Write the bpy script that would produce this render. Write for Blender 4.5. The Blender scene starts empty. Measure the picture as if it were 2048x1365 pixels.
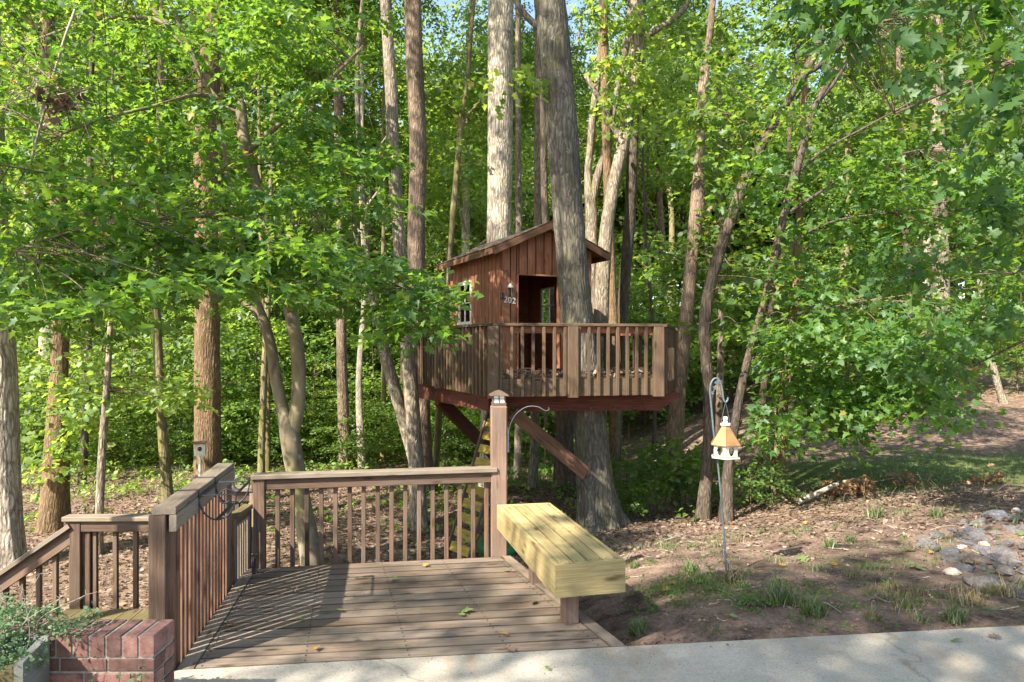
import bpy, math, random
import numpy as np
from mathutils import Matrix, Vector

# ------------------------------------------------------------------ camera, sky, sun, exposure
S = bpy.context.scene
COL = S.collection
R = math.radians
H = 1.85                     # camera height over the deck (deck top is z = 0)
F = 1400.0                   # focal length in pixels of the 2048 px wide photograph
CX, HY = 1024.0, 690.0       # principal column and horizon row
cam_d = bpy.data.cameras.new('camera')
cam_d.sensor_width = 36.0
cam_d.lens = F / 2048 * 36
cam_d.shift_y = (HY - 682.5) / 2048
cam_d.clip_start = 0.05
cam_d.clip_end = 600
cam = bpy.data.objects.new('camera', cam_d)
COL.objects.link(cam)
cam.location = (0, 0, H)
cam.rotation_euler = (R(90), 0, 0)
S.camera = cam

SUN = Vector((0.76, 0.80, -0.97)).normalized()      # direction the light travels
w = bpy.data.worlds.new('World')
S.world = w
w.use_nodes = True
nt = w.node_tree
nt.nodes.clear()
sky = nt.nodes.new('ShaderNodeTexSky')
sky.sky_type = 'NISHITA'
sky.sun_disc = False
sky.sun_elevation = math.asin(-SUN.z)
sky.sun_rotation = math.atan2(-SUN.x, -SUN.y) % (2 * math.pi)
sky.air_density = 1.0
sky.dust_density = 1.2
bg = nt.nodes.new('ShaderNodeBackground')
bg.inputs['Strength'].default_value = 0.125
wo = nt.nodes.new('ShaderNodeOutputWorld')
nt.links.new(sky.outputs[0], bg.inputs[0])
nt.links.new(bg.outputs[0], wo.inputs[0])
sd = bpy.data.lights.new('sun', 'SUN')
sd.energy = 5.0
sd.angle = R(0.6)
sd.color = (1.0, 0.93, 0.82)
sun = bpy.data.objects.new('sun', sd)
COL.objects.link(sun)
sun.rotation_euler = (-SUN).to_track_quat('Z', 'Y').to_euler()
sun.location = (-20, -20, 30)
S.view_settings.view_transform = 'Standard'
S.view_settings.look = 'None'
S.view_settings.gamma = 1
S.view_settings.use_curve_mapping = False
S.view_settings.exposure = 1.75
S.cycles.max_bounces = 12
S.cycles.diffuse_bounces = 6
S.cycles.transmission_bounces = 8
S.view_settings.use_white_balance = True
S.view_settings.white_balance_temperature = 6800
S.view_settings.white_balance_tint = 10

rnd = random.Random(7)
RNG = np.random.default_rng(11)

# ------------------------------------------------------------------ surveying helpers
def P(px, py, Y):
    """point at distance Y along the view axis seen at photo pixel (px, py)"""
    return Vector(((px - CX) / F * Y, Y, H - (py - HY) / F * Y))

def G(px, py, z=0.0):
    """point on the level plane z seen at photo pixel (px, py)"""
    Y = F * (H - z) / (py - HY)
    return Vector(((px - CX) / F * Y, Y, z))

def sst(a, b, x):
    t = np.clip((np.asarray(x, float) - a) / (b - a), 0, 1)
    return t * t * (3 - 2 * t)

def ground_h(x, y):
    x = np.asarray(x, float); y = np.asarray(y, float)
    k = 0.145 - 0.10 * sst(2.2, 6.5, x)
    right = -0.05 - k * np.clip(y - 5.0, 0, 9)
    low = -1.12 - 0.012 * np.clip(y - 8, 0, 14)
    m = sst(-1.3, 1.5, x - 0.12 * np.clip(y - 5, 0, 8))
    near = sst(3.0, 4.4, y)                       # close to the patio the left side is banked up
    low = low * near + (-0.6) * (1 - near)
    z = right * m + low * (1 - m)
    z = np.maximum(z, -1.30)
    bank = sst(4.5, 13, x) * 0.13 * np.clip(y - 16.5, 0, 14)
    hill = (1 - sst(4.5, 13, x)) * 0.155 * np.clip(y - 25, 0, 30) + sst(4.5, 13, x) * 0.12 * np.clip(y - 30, 0, 30)
    z = z + bank + hill
    b = 0.035 * np.sin(x * 1.7 + 0.8 * np.sin(y * 0.9)) * np.sin(y * 1.3 + 1.1) + 0.05 * np.sin(x * .6 + 2) * np.sin(y * .5 + x * .2)
    z = z + b * sst(5.0, 8.0, y) * (1 - .6 * sst(0, 2, x) * (1 - sst(12, 15, y)))
    pat = (y < 4.45 + 0.12 * x + 0.0)
    z = np.where(pat, np.minimum(z, -0.06), z)
    return z

def gh(x, y):
    return float(ground_h(x, y))

# ------------------------------------------------------------------ materials
def new_mat(name):
    m = bpy.data.materials.new(name)
    m.use_nodes = True
    n = m.node_tree
    b = n.nodes['Principled BSDF']
    return m, n, b

def node(n, t, **kw):
    x = n.nodes.new(t)
    for k, v in kw.items():
        if k in x.inputs.keys() if hasattr(x.inputs, 'keys') else False:
            x.inputs[k].default_value = v
        else:
            setattr(x, k, v)
    return x

def ramp(n, stops):
    r = n.nodes.new('ShaderNodeValToRGB')
    e = r.color_ramp.elements
    while len(e) < len(stops):
        e.new(0.5)
    for i, (p, c) in enumerate(stops):
        e[i].position = p
        e[i].color = (c[0], c[1], c[2], 1)
    return r

def mixc(n, a, b, fac, mode='MIX'):
    m = n.nodes.new('ShaderNodeMix')
    m.data_type = 'RGBA'
    m.blend_type = mode
    L = n.links
    for sock, v in ((m.inputs[0], fac), (m.inputs[6], a), (m.inputs[7], b)):
        if isinstance(v, bpy.types.NodeSocket):
            L.new(v, sock)
        elif isinstance(v, (int, float)):
            sock.default_value = v
        else:
            sock.default_value = (v[0], v[1], v[2], 1)
    return m.outputs[2]

def noise(n, vec, scale, detail=4, rough=0.55, dist=0.0):
    t = n.nodes.new('ShaderNodeTexNoise')
    t.inputs['Scale'].default_value = scale
    t.inputs['Detail'].default_value = detail
    t.inputs['Roughness'].default_value = rough
    t.inputs['Distortion'].default_value = dist
    n.links.new(vec, t.inputs['Vector'])
    return t.outputs['Fac']

def mapping(n, vec, scale, loc=(0, 0, 0)):
    m = n.nodes.new('ShaderNodeMapping')
    m.inputs['Scale'].default_value = scale
    m.inputs['Location'].default_value = loc
    n.links.new(vec, m.inputs['Vector'])
    return m.outputs[0]

def bump(n, b, h, strength, dist):
    x = n.nodes.new('ShaderNodeBump')
    x.inputs['Strength'].default_value = strength
    x.inputs['Distance'].default_value = dist
    n.links.new(h, x.inputs['Height'])
    n.links.new(x.outputs[0], b.inputs['Normal'])

def obj_vec(n, rand=True):
    tc = n.nodes.new('ShaderNodeTexCoord')
    if not rand:
        return tc.outputs['Object'], None
    oi = n.nodes.new('ShaderNodeObjectInfo')
    mul = n.nodes.new('ShaderNodeMath'); mul.operation = 'MULTIPLY'
    mul.inputs[1].default_value = 47.0
    n.links.new(oi.outputs['Random'], mul.inputs[0])
    add = n.nodes.new('ShaderNodeVectorMath'); add.operation = 'ADD'
    n.links.new(tc.outputs['Object'], add.inputs[0])
    n.links.new(mul.outputs[0], add.inputs[1])
    return add.outputs[0], oi.outputs['Random']

def wood(name, dark, light, grey=None, greyamt=0.0, rough=0.75, var=0.3, blotch=0.35, moss=0.0, grain=1.0, stain=None, edge=None):
    """timber whose grain follows the piece's own X axis"""
    m, n, b = new_mat(name)
    v, r = obj_vec(n)
    L = n.links
    g1 = noise(n, mapping(n, v, (1.3, 26, 26)), 2.2, 6, 0.6, 0.6)
    col = ramp(n, [(0.32, dark), (0.68, light)])
    L.new(g1, col.inputs[0])
    c = col.outputs[0]
    g2 = noise(n, mapping(n, v, (2.5, 90, 90)), 2.0, 3, 0.6)
    fine = ramp(n, [(0.35, (0.62, 0.6, 0.58)), (0.62, (1.08, 1.08, 1.08))])
    L.new(g2, fine.inputs[0])
    c = mixc(n, c, fine.outputs[0], 0.55 * grain, 'MULTIPLY')
    bl = noise(n, mapping(n, v, (1.4, 3.5, 3.5)), 1.6, 4, 0.6)
    blr = ramp(n, [(0.3, (1 - blotch,) * 3), (0.7, (1.12,) * 3)])
    L.new(bl, blr.inputs[0])
    c = mixc(n, c, blr.outputs[0], 1.0, 'MULTIPLY')
    if grey is not None:
        gn = noise(n, mapping(n, v, (1.0, 5, 5), (3, 1, 9)), 1.9, 5, 0.65)
        gr = ramp(n, [(0.5 - greyamt * 0.5, (1, 1, 1)), (0.95 - greyamt * 0.5, (0, 0, 0))])
        gr.color_ramp.elements[0].color = (0, 0, 0, 1)
        gr.color_ramp.elements[1].color = (1, 1, 1, 1)
        L.new(gn, gr.inputs[0])
        gc = mixc(n, grey, fine.outputs[0], 0.6, 'MULTIPLY')
        c = mixc(n, c, gc, gr.outputs[0])
    if stain is not None:
        sn = noise(n, mapping(n, v, (1.6, 7, 7), (11, 4, 2)), 2.0, 6, 0.7)
        sr = ramp(n, [(0.55, (0, 0, 0)), (0.72, (1, 1, 1))])
        L.new(sn, sr.inputs[0])
        f = n.nodes.new('ShaderNodeMath'); f.operation = 'MULTIPLY'; f.inputs[1].default_value = 0.75
        L.new(sr.outputs[0], f.inputs[0])
        c = mixc(n, c, stain, f.outputs[0])
    if edge is not None:      # edge stain plus gap shade, painted as dark bands along the boards
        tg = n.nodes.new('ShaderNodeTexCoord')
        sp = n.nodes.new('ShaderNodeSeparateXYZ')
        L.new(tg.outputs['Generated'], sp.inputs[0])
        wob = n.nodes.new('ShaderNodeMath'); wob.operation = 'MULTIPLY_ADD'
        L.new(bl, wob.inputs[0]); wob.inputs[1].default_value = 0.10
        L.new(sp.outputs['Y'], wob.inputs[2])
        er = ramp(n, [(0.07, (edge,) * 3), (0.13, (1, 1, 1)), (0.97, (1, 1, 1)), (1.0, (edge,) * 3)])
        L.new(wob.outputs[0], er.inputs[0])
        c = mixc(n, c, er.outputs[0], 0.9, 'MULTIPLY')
    kv = n.nodes.new('ShaderNodeTexVoronoi')
    kv.inputs['Scale'].default_value = 1.0
    L.new(mapping(n, v, (3.2, 11, 11), (2, 7, 5)), kv.inputs['Vector'])
    kr = ramp(n, [(0.06, (0.30, 0.22, 0.16)), (0.16, (0.72, 0.64, 0.56)), (0.22, (1, 1, 1))])
    L.new(kv.outputs['Distance'], kr.inputs[0])
    c = mixc(n, c, kr.outputs[0], 0.85, 'MULTIPLY')
    if moss > 0:
        mn = noise(n, mapping(n, v, (1.5, 4, 4), (5, 2, 1)), 2.4, 5, 0.65)
        mr = ramp(n, [(0.62 - moss * 0.4, (0, 0, 0)), (0.80 - moss * 0.25, (1, 1, 1))])
        L.new(mn, mr.inputs[0])
        f = n.nodes.new('ShaderNodeMath'); f.operation = 'MULTIPLY'; f.inputs[1].default_value = 0.75
        L.new(mr.outputs[0], f.inputs[0])
        c = mixc(n, c, (0.10, 0.095, 0.028), f.outputs[0])
    mr2 = n.nodes.new('ShaderNodeMapRange')
    mr2.inputs['To Min'].default_value = 1 - var
    mr2.inputs['To Max'].default_value = 1 + var
    L.new(r, mr2.inputs[0])
    hsv = n.nodes.new('ShaderNodeHueSaturation')
    L.new(mr2.outputs[0], hsv.inputs['Value'])
    L.new(c, hsv.inputs['Color'])
    L.new(hsv.outputs[0], b.inputs['Base Color'])
    b.inputs['Roughness'].default_value = rough
    b.inputs['Specular IOR Level'].default_value = 0.25
    bump(n, b, g2, 0.5, 0.003)
    return m

def bark(name, dark, light, sx=16, sz=2.6, depth=0.03, moss=0.0, mosscol=(0.13, 0.13, 0.03), smooth=False, lichen=0.0):
    m, n, b = new_mat(name)
    v, r = obj_vec(n)
    L = n.links
    warp = n.nodes.new('ShaderNodeTexNoise')
    warp.inputs['Scale'].default_value = 3.0
    warp.inputs['Detail'].default_value = 3
    L.new(v, warp.inputs['Vector'])
    va = n.nodes.new('ShaderNodeVectorMath'); va.operation = 'MULTIPLY_ADD'
    L.new(warp.outputs['Color'], va.inputs[0])
    va.inputs[1].default_value = (0.12, 0.12, 0.5)
    L.new(v, va.inputs[2])
    vv = mapping(n, va.outputs[0], (sx, sx, sz))
    vo = n.nodes.new('ShaderNodeTexVoronoi')
    vo.feature = 'DISTANCE_TO_EDGE'
    vo.inputs['Scale'].default_value = 1.0
    L.new(vv, vo.inputs['Vector'])
    n1 = noise(n, vv, 1.2, 6, 0.65, 0.8)
    add = n.nodes.new('ShaderNodeMath'); add.operation = 'MULTIPLY_ADD'
    L.new(vo.outputs['Distance'], add.inputs[0])
    add.inputs[1].default_value = 0.25 if smooth else 1.1
    L.new(n1, add.inputs[2])
    cr = ramp(n, [(0.36, dark), (0.86, light)])
    L.new(add.outputs[0], cr.inputs[0])
    c = cr.outputs[0]
    big = noise(n, v, 1.1, 4, 0.6)
    br = ramp(n, [(0.3, (0.72, 0.72, 0.74)), (0.7, (1.2, 1.17, 1.12))])
    L.new(big, br.inputs[0])
    c = mixc(n, c, br.outputs[0], 1.0, 'MULTIPLY')
    if moss:
        mn = noise(n, mapping(n, v, (3, 3, 0.8), (4, 7, 1)), 1.5, 5, 0.7)
        mr = ramp(n, [(0.62 - 0.3 * moss, (0, 0, 0)), (0.78 - 0.2 * moss, (1, 1, 1))])
        L.new(mn, mr.inputs[0])
        f = n.nodes.new('ShaderNodeMath'); f.operation = 'MULTIPLY'; f.inputs[1].default_value = 0.7
        L.new(mr.outputs[0], f.inputs[0])
        c = mixc(n, c, mosscol, f.outputs[0])
    if lichen:
        ln = noise(n, mapping(n, v, (5, 5, 3), (9, 2, 3)), 1.7, 5, 0.7)
        lr = ramp(n, [(0.60, (0, 0, 0)), (0.68, (1, 1, 1))])
        L.new(ln, lr.inputs[0])
        f = n.nodes.new('ShaderNodeMath'); f.operation = 'MULTIPLY'; f.inputs[1].default_value = lichen
        L.new(lr.outputs[0], f.inputs[0])
        c = mixc(n, c, (0.42, 0.42, 0.36), f.outputs[0])
    L.new(c, b.inputs['Base Color'])
    b.inputs['Roughness'].default_value = 0.9
    b.inputs['Specular IOR Level'].default_value = 0.1
    bump(n, b, add.outputs[0], 0.35 if smooth else 0.9, depth)
    return m

def leaf_mat(name, front, back, gloss=0.08, rough=0.45, trans=0.5):
    """thin leaf: reflecting and transmitting, hue drifts from leaf to leaf by the mesh attribute tone"""
    m = bpy.data.materials.new(name)
    m.use_nodes = True
    n = m.node_tree
    n.nodes.clear()
    L = n.links
    at = n.nodes.new('ShaderNodeAttribute'); at.attribute_name = 'tone'
    oi = n.nodes.new('ShaderNodeObjectInfo')
    cf = ramp(n, [(0.0, front[0]), (0.985, front[1]), (1.0, front[2] if len(front) > 2 else front[1])])
    cb = ramp(n, [(0.0, back[0]), (0.985, back[1]), (1.0, back[2] if len(back) > 2 else back[1])])
    L.new(at.outputs['Fac'], cf.inputs[0]); L.new(at.outputs['Fac'], cb.inputs[0])
    mr = n.nodes.new('ShaderNodeMapRange')
    mr.inputs['To Min'].default_value = 0.82; mr.inputs['To Max'].default_value = 1.18
    L.new(oi.outputs['Random'], mr.inputs[0])
    cols = []
    for c in (cf, cb):
        h = n.nodes.new('ShaderNodeHueSaturation')
        L.new(mr.outputs[0], h.inputs['Value']); L.new(c.outputs[0], h.inputs['Color'])
        cols.append(h.outputs[0])
    d = n.nodes.new('ShaderNodeBsdfDiffuse'); L.new(cols[0], d.inputs[0])
    t = n.nodes.new('ShaderNodeBsdfTranslucent'); L.new(cols[1], t.inputs[0])
    mx = n.nodes.new('ShaderNodeMixShader'); mx.inputs[0].default_value = trans
    L.new(d.outputs[0], mx.inputs[1]); L.new(t.outputs[0], mx.inputs[2])
    g = n.nodes.new('ShaderNodeBsdfGlossy'); g.inputs['Roughness'].default_value = rough
    g.inputs['Color'].default_value = (0.9, 0.95, 1, 1)
    mx2 = n.nodes.new('ShaderNodeMixShader'); mx2.inputs[0].default_value = gloss
    L.new(mx.outputs[0], mx2.inputs[1]); L.new(g.outputs[0], mx2.inputs[2])
    o = n.nodes.new('ShaderNodeOutputMaterial')
    L.new(mx2.outputs[0], o.inputs[0])
    return m

def plain(name, col, rough=0.6, metal=0.0, ns=14, amt=0.25, bmp=0.0):
    m, n, b = new_mat(name)
    v, r = obj_vec(n)
    t = noise(n, v, ns, 5, 0.6)
    rr = ramp(n, [(0.3, tuple(c * (1 - amt) for c in col)), (0.7, tuple(min(1, c * (1 + amt)) for c in col))])
    n.links.new(t, rr.inputs[0])
    n.links.new(rr.outputs[0], b.inputs['Base Color'])
    b.inputs['Roughness'].default_value = rough
    b.inputs['Metallic'].default_value = metal
    if bmp:
        bump(n, b, t, 0.6, bmp)
    return m

M = {}
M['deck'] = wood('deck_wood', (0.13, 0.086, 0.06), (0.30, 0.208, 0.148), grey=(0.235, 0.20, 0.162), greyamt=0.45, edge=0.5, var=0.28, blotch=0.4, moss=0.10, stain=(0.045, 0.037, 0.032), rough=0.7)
M['rail'] = wood('rail_wood', (0.075, 0.04, 0.025), (0.18, 0.105, 0.068), grey=(0.13, 0.10, 0.078), greyamt=0.35, var=0.25, moss=0.05)
M['rail_red'] = wood('picket_wood', (0.17, 0.08, 0.048), (0.36, 0.19, 0.12), grey=(0.19, 0.135, 0.10), greyamt=0.2, var=0.25, blotch=0.45)
M['cap'] = wood('cap_wood', (0.12, 0.08, 0.055), (0.28, 0.205, 0.145), grey=(0.23, 0.205, 0.165), greyamt=0.5, var=0.12, moss=0.12)
M['mossy'] = wood('mossy_wood', (0.085, 0.062, 0.035), (0.19, 0.145, 0.085), moss=0.55, var=0.2)
M['tree_rail'] = wood('weathered_rail_wood', (0.06, 0.034, 0.02), (0.145, 0.088, 0.055), grey=(0.105, 0.08, 0.055), greyamt=0.3, moss=0.2, var=0.2)
M['siding'] = wood('siding_wood', (0.18, 0.072, 0.04), (0.37, 0.162, 0.09), var=0.14, blotch=0.25)
M['inside'] = wood('interior_wood', (0.16, 0.055, 0.03), (0.28, 0.10, 0.055), var=0.15, blotch=0.2)
M['beam'] = wood('beam_wood', (0.07, 0.02, 0.013), (0.16, 0.052, 0.032), var=0.1, blotch=0.3)
M['brace'] = wood('brace_wood', (0.085, 0.042, 0.024), (0.19, 0.10, 0.058), var=0.1)
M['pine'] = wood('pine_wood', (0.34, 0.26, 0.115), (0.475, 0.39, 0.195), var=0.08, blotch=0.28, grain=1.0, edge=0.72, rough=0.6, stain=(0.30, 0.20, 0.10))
M['postbrown'] = wood('post_wood', (0.14, 0.082, 0.055), (0.24, 0.15, 0.105), grey=(0.15, 0.125, 0.11), greyamt=0.2, var=0.05, grain=0.6)
M['planter'] = wood('planter_wood', (0.10, 0.10, 0.09), (0.20, 0.20, 0.18), grey=(0.16, 0.17, 0.17), greyamt=0.5, moss=0.2, var=0.15)
M['ladder_tread'] = wood('tread_wood', (0.20, 0.145, 0.025), (0.36, 0.27, 0.05), var=0.2, moss=0.4, stain=(0.08,0.06,0.03))
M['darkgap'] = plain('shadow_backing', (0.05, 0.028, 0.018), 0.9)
M['shingle'] = plain('roof_shingle', (0.13, 0.10, 0.08), 0.9, ns=30, amt=0.5, bmp=0.01)
M['iron'] = plain('wrought_iron', (0.04, 0.045, 0.058), 0.5, 0.3, 30, 0.3)
M['greyiron'] = plain('grey_iron', (0.075, 0.10, 0.112), 0.55, 0.15, 30, 0.25)
M['black'] = plain('black_plastic', (0.02, 0.02, 0.024), 0.5)
M['bolt'] = plain('bolt_steel', (0.12, 0.09, 0.08), 0.5, 0.6)
M['white'] = plain('white_paint', (0.62, 0.61, 0.54), 0.5, ns=12, amt=0.1)
M['cream'] = plain('cream_paint', (0.50, 0.49, 0.37), 0.6, ns=12, amt=0.15)
M['copper'] = plain('copper_roof', (0.30, 0.165, 0.07), 0.42, 0.35, 8, 0.3)
M['rustroof'] = plain('rusty_roof', (0.12, 0.06, 0.035), 0.7, ns=20, amt=0.4)
M['lampmetal'] = plain('lamp_metal', (0.13, 0.085, 0.065), 0.5, 0.3)
M['tyre'] = plain('green_rubber', (0.03, 0.17, 0.05), 0.55, ns=25, amt=0.25)
M['soil'] = plain('potting_soil', (0.035, 0.025, 0.018), 0.95, ns=40, amt=0.6, bmp=0.02)
M['mortar'] = plain('mortar', (0.25, 0.235, 0.20), 0.95, ns=60, amt=0.3, bmp=0.004)

m, n, b = new_mat('red_brick')
v, r = obj_vec(n)
t1 = noise(n, v, 18, 6, 0.7)
c1 = ramp(n, [(0.28, (0.07, 0.034, 0.03)), (0.46, (0.165, 0.078, 0.064)), (0.62, (0.215, 0.115, 0.096)), (0.78, (0.31, 0.235, 0.205))])
n.links.new(t1, c1.inputs[0])
t2 = noise(n, v, 60, 3, 0.6)
c2 = ramp(n, [(0.62, (1, 1, 1)), (0.72, (0.25, 0.2, 0.2))])
n.links.new(t2, c2.inputs[0])
mr = n.nodes.new('ShaderNodeMapRange'); mr.inputs['To Min'].default_value = 0.6; mr.inputs['To Max'].default_value = 1.3
n.links.new(r, mr.inputs[0])
hs = n.nodes.new('ShaderNodeHueSaturation')
n.links.new(mr.outputs[0], hs.inputs['Value'])
n.links.new(mixc(n, c1.outputs[0], c2.outputs[0], 0.6, 'MULTIPLY'), hs.inputs['Color'])
n.links.new(hs.outputs[0], b.inputs['Base Color'])
b.inputs['Roughness'].default_value = 0.9
bump(n, b, t1, 0.7, 0.006)
M['brick'] = m

m, n, b = new_mat('stone')
v, r = obj_vec(n)
t1 = noise(n, v, 7, 7, 0.65)
rr = ramp(n, [(0.0, (0.10, 0.10, 0.12)), (0.35, (0.20, 0.175, 0.165)), (0.6, (0.12, 0.13, 0.165)), (0.85, (0.20, 0.165, 0.14)), (1.0, (0.24, 0.17, 0.14))])
n.links.new(r, rr.inputs[0])
c1 = ramp(n, [(0.3, (0.3, 0.3, 0.3)), (0.7, (1.0, 0.98, 0.94))])
n.links.new(t1, c1.inputs[0])
n.links.new(mixc(n, rr.outputs[0], c1.outputs[0], 1.0, 'MULTIPLY'), b.inputs['Base Color'])
b.inputs['Roughness'].default_value = 0.8
bump(n, b, t1, 0.6, 0.03)
M['stone'] = m

m, n, b = new_mat('concrete')
v, r = obj_vec(n, False)
t1 = noise(n, v, 1.3, 6, 0.6)
t2 = noise(n, v, 90, 4, 0.7)
t3 = noise(n, mapping(n, v, (1.0, 0.45, 1)), 2.6, 6, 0.72, 0.6)
c1 = ramp(n, [(0.3, (0.275, 0.25, 0.208)), (0.7, (0.44, 0.40, 0.335))])
n.links.new(t1, c1.inputs[0])
c2 = ramp(n, [(0.33, (0.62, 0.62, 0.62)), (0.5, (1, 1, 1)), (0.7, (1.18, 1.18, 1.18))])
n.links.new(t2, c2.inputs[0])
c = mixc(n, c1.outputs[0], c2.outputs[0], 0.8, 'MULTIPLY')
c3 = ramp(n, [(0.54, (0, 0, 0)), (0.70, (1, 1, 1))])
n.links.new(t3, c3.inputs[0])
f = n.nodes.new('ShaderNodeMath'); f.operation = 'MULTIPLY'; f.inputs[1].default_value = 0.6
n.links.new(c3.outputs[0], f.inputs[0])
c = mixc(n, c, (0.36, 0.23, 0.12), f.outputs[0])
# hairline cracks
vo = n.nodes.new('ShaderNodeTexVoronoi'); vo.feature = 'DISTANCE_TO_EDGE'; vo.inputs['Scale'].default_value = 0.42
wv = n.nodes.new('ShaderNodeTexNoise'); wv.inputs['Scale'].default_value = 2.5; wv.inputs['Detail'].default_value = 6
n.links.new(v, wv.inputs['Vector'])
va = n.nodes.new('ShaderNodeVectorMath'); va.operation = 'MULTIPLY_ADD'; va.inputs[1].default_value = (0.5, 0.5, 0.5)
n.links.new(wv.outputs['Color'], va.inputs[0]); n.links.new(v, va.inputs[2]); n.links.new(va.outputs[0], vo.inputs['Vector'])
cr = ramp(n, [(0.0, (0.62, 0.58, 0.52)), (0.007, (1, 1, 1))])
n.links.new(vo.outputs['Distance'], cr.inputs[0])
c = mixc(n, c, cr.outputs[0], 0.8, 'MULTIPLY')
n.links.new(c, b.inputs['Base Color'])
b.inputs['Roughness'].default_value = 0.85
bump(n, b, t2, 0.5, 0.004)
M['concrete'] = m

# ground: bare red-brown soil, leaf litter and grass according to the cover stored on the mesh
m, n, b = new_mat('forest_ground')
v, r = obj_vec(n, False)
at = n.nodes.new('ShaderNodeAttribute'); at.attribute_name = 'grass'
al = n.nodes.new('ShaderNodeAttribute'); al.attribute_name = 'litter'
n1 = noise(n, v, 2.2, 7, 0.65)
n2 = noise(n, v, 28, 5, 0.7)
soil = ramp(n, [(0.34, (0.06, 0.046, 0.04)), (0.5, (0.19, 0.132, 0.104)), (0.70, (0.31, 0.222, 0.178))])
n.links.new(n1, soil.inputs[0])
gr = ramp(n, [(0.3, (0.55, 0.55, 0.55)), (0.52, (1, 1, 1)), (0.72, (1.5, 1.45, 1.4))])
n.links.new(n2, gr.inputs[0])
soilc = mixc(n, soil.outputs[0], gr.outputs[0], 0.9, 'MULTIPLY')
vo = n.nodes.new('ShaderNodeTexVoronoi'); vo.inputs['Scale'].default_value = 14
n.links.new(v, vo.inputs['Vector'])
sep = n.nodes.new('ShaderNodeSeparateColor'); n.links.new(vo.outputs['Color'], sep.inputs[0])
lit = ramp(n, [(0.0, (0.075, 0.052, 0.038)), (0.3, (0.17, 0.115, 0.08)), (0.55, (0.26, 0.18, 0.135)), (0.8, (0.13, 0.09, 0.068)), (1.0, (0.33, 0.25, 0.185))])
n.links.new(sep.outputs[0], lit.inputs[0])
litc = mixc(n, lit.outputs[0], gr.outputs[0], 0.7, 'MULTIPLY')
grs = ramp(n, [(0.3, (0.055, 0.08, 0.02)), (0.55, (0.10, 0.13, 0.04)), (0.75, (0.19, 0.17, 0.075))])
n.links.new(n2, grs.inputs[0])
nm = noise(n, v, 1.1, 5, 0.7)
def cover(a, k):
    x = n.nodes.new('ShaderNodeMath'); x.operation = 'MULTIPLY_ADD'
    n.links.new(nm, x.inputs[0]); x.inputs[1].default_value = 1.3
    n.links.new(a, x.inputs[2])
    y = ramp(n, [(0.95, (0, 0, 0)), (1.0, (1, 1, 1))])
    y.color_ramp.elements[0].position = 0.78; y.color_ramp.elements[1].position = 0.98
    n.links.new(x.outputs[0], y.inputs[0])
    return y.outputs[0]
c = mixc(n, soilc, litc, cover(al.outputs['Fac'], 1))
c = mixc(n, c, grs.outputs[0], cover(at.outputs['Fac'], 1))
n.links.new(c, b.inputs['Base Color'])
b.inputs['Roughness'].default_value = 0.95
b.inputs['Specular IOR Level'].default_value = 0.1
bump(n, b, n2, 0.9, 0.03)
M['ground'] = m

M['bark_grey'] = bark('grey_bark', (0.045, 0.041, 0.034), (0.155, 0.143, 0.122), 19, 4.0, 0.03, moss=0.35, mosscol=(0.12, 0.115, 0.05), lichen=0.35)
M['bark_pale'] = bark('pale_bark', (0.11, 0.092, 0.07), (0.50, 0.45, 0.37), 22, 4.2, 0.03)
M['bark_tan'] = bark('tan_bark', (0.085, 0.07, 0.052), (0.32, 0.275, 0.215), 22, 4.0, 0.03, moss=0.15, lichen=0.3)
M['bark_orange'] = bark('orange_brown_bark', (0.095, 0.064, 0.038), (0.235, 0.165, 0.10), 24, 4.6, 0.03, moss=0.15)
M['bark_dark'] = bark('dark_bark', (0.045, 0.036, 0.03), (0.13, 0.105, 0.085), 18, 3.8, 0.035, moss=0.2)
M['bark_red'] = bark('red_brown_bark', (0.085, 0.063, 0.048), (0.25, 0.19, 0.145), 22, 4.2, 0.03)
M['bark_mossy'] = bark('mossy_bark', (0.09, 0.075, 0.04), (0.27, 0.23, 0.15), 18, 2.2, 0.025, moss=0.75, mosscol=(0.14, 0.14, 0.035))
M['bark_smooth'] = bark('smooth_bark', (0.11, 0.093, 0.062), (0.32, 0.275, 0.195), 6, 1.6, 0.012, moss=0.45, mosscol=(0.20, 0.19, 0.07), smooth=True, lichen=0.5)
M['twig'] = bark('twig_bark', (0.06, 0.045, 0.03), (0.19, 0.15, 0.11), 22, 3, 0.01)
M['deadwood'] = bark('dead_wood', (0.20, 0.16, 0.12), (0.42, 0.37, 0.31), 22, 3, 0.01)

Y_ = (0.42, 0.20, 0.03)
M['leaf_maple'] = leaf_mat('maple_leaf', [(0.035, 0.105, 0.022), (0.095, 0.19, 0.035), (0.30, 0.22, 0.03)], [(0.15, 0.33, 0.03), (0.34, 0.52, 0.05), (0.6, 0.35, 0.03)], 0.03, 0.55, 0.52)
M['leaf_light'] = leaf_mat('beech_leaf', [(0.08, 0.17, 0.03), (0.17, 0.26, 0.055), (0.28, 0.23, 0.04)], [(0.26, 0.42, 0.04), (0.46, 0.58, 0.08), (0.6, 0.4, 0.05)], 0.03, 0.55, 0.55)
M['leaf_mid'] = leaf_mat('woodland_leaf', [(0.04, 0.10, 0.02), (0.10, 0.175, 0.035), (0.22, 0.20, 0.04)], [(0.18, 0.34, 0.03), (0.38, 0.52, 0.06), (0.5, 0.38, 0.05)], 0.03, 0.55, 0.52)
M['leaf_oak'] = leaf_mat('oak_leaf', [(0.03, 0.085, 0.03), (0.07, 0.14, 0.035), (0.12, 0.17, 0.04)], [(0.10, 0.24, 0.02), (0.22, 0.38, 0.035), (0.3, 0.36, 0.05)], 0.02, 0.5, 0.52)
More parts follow.
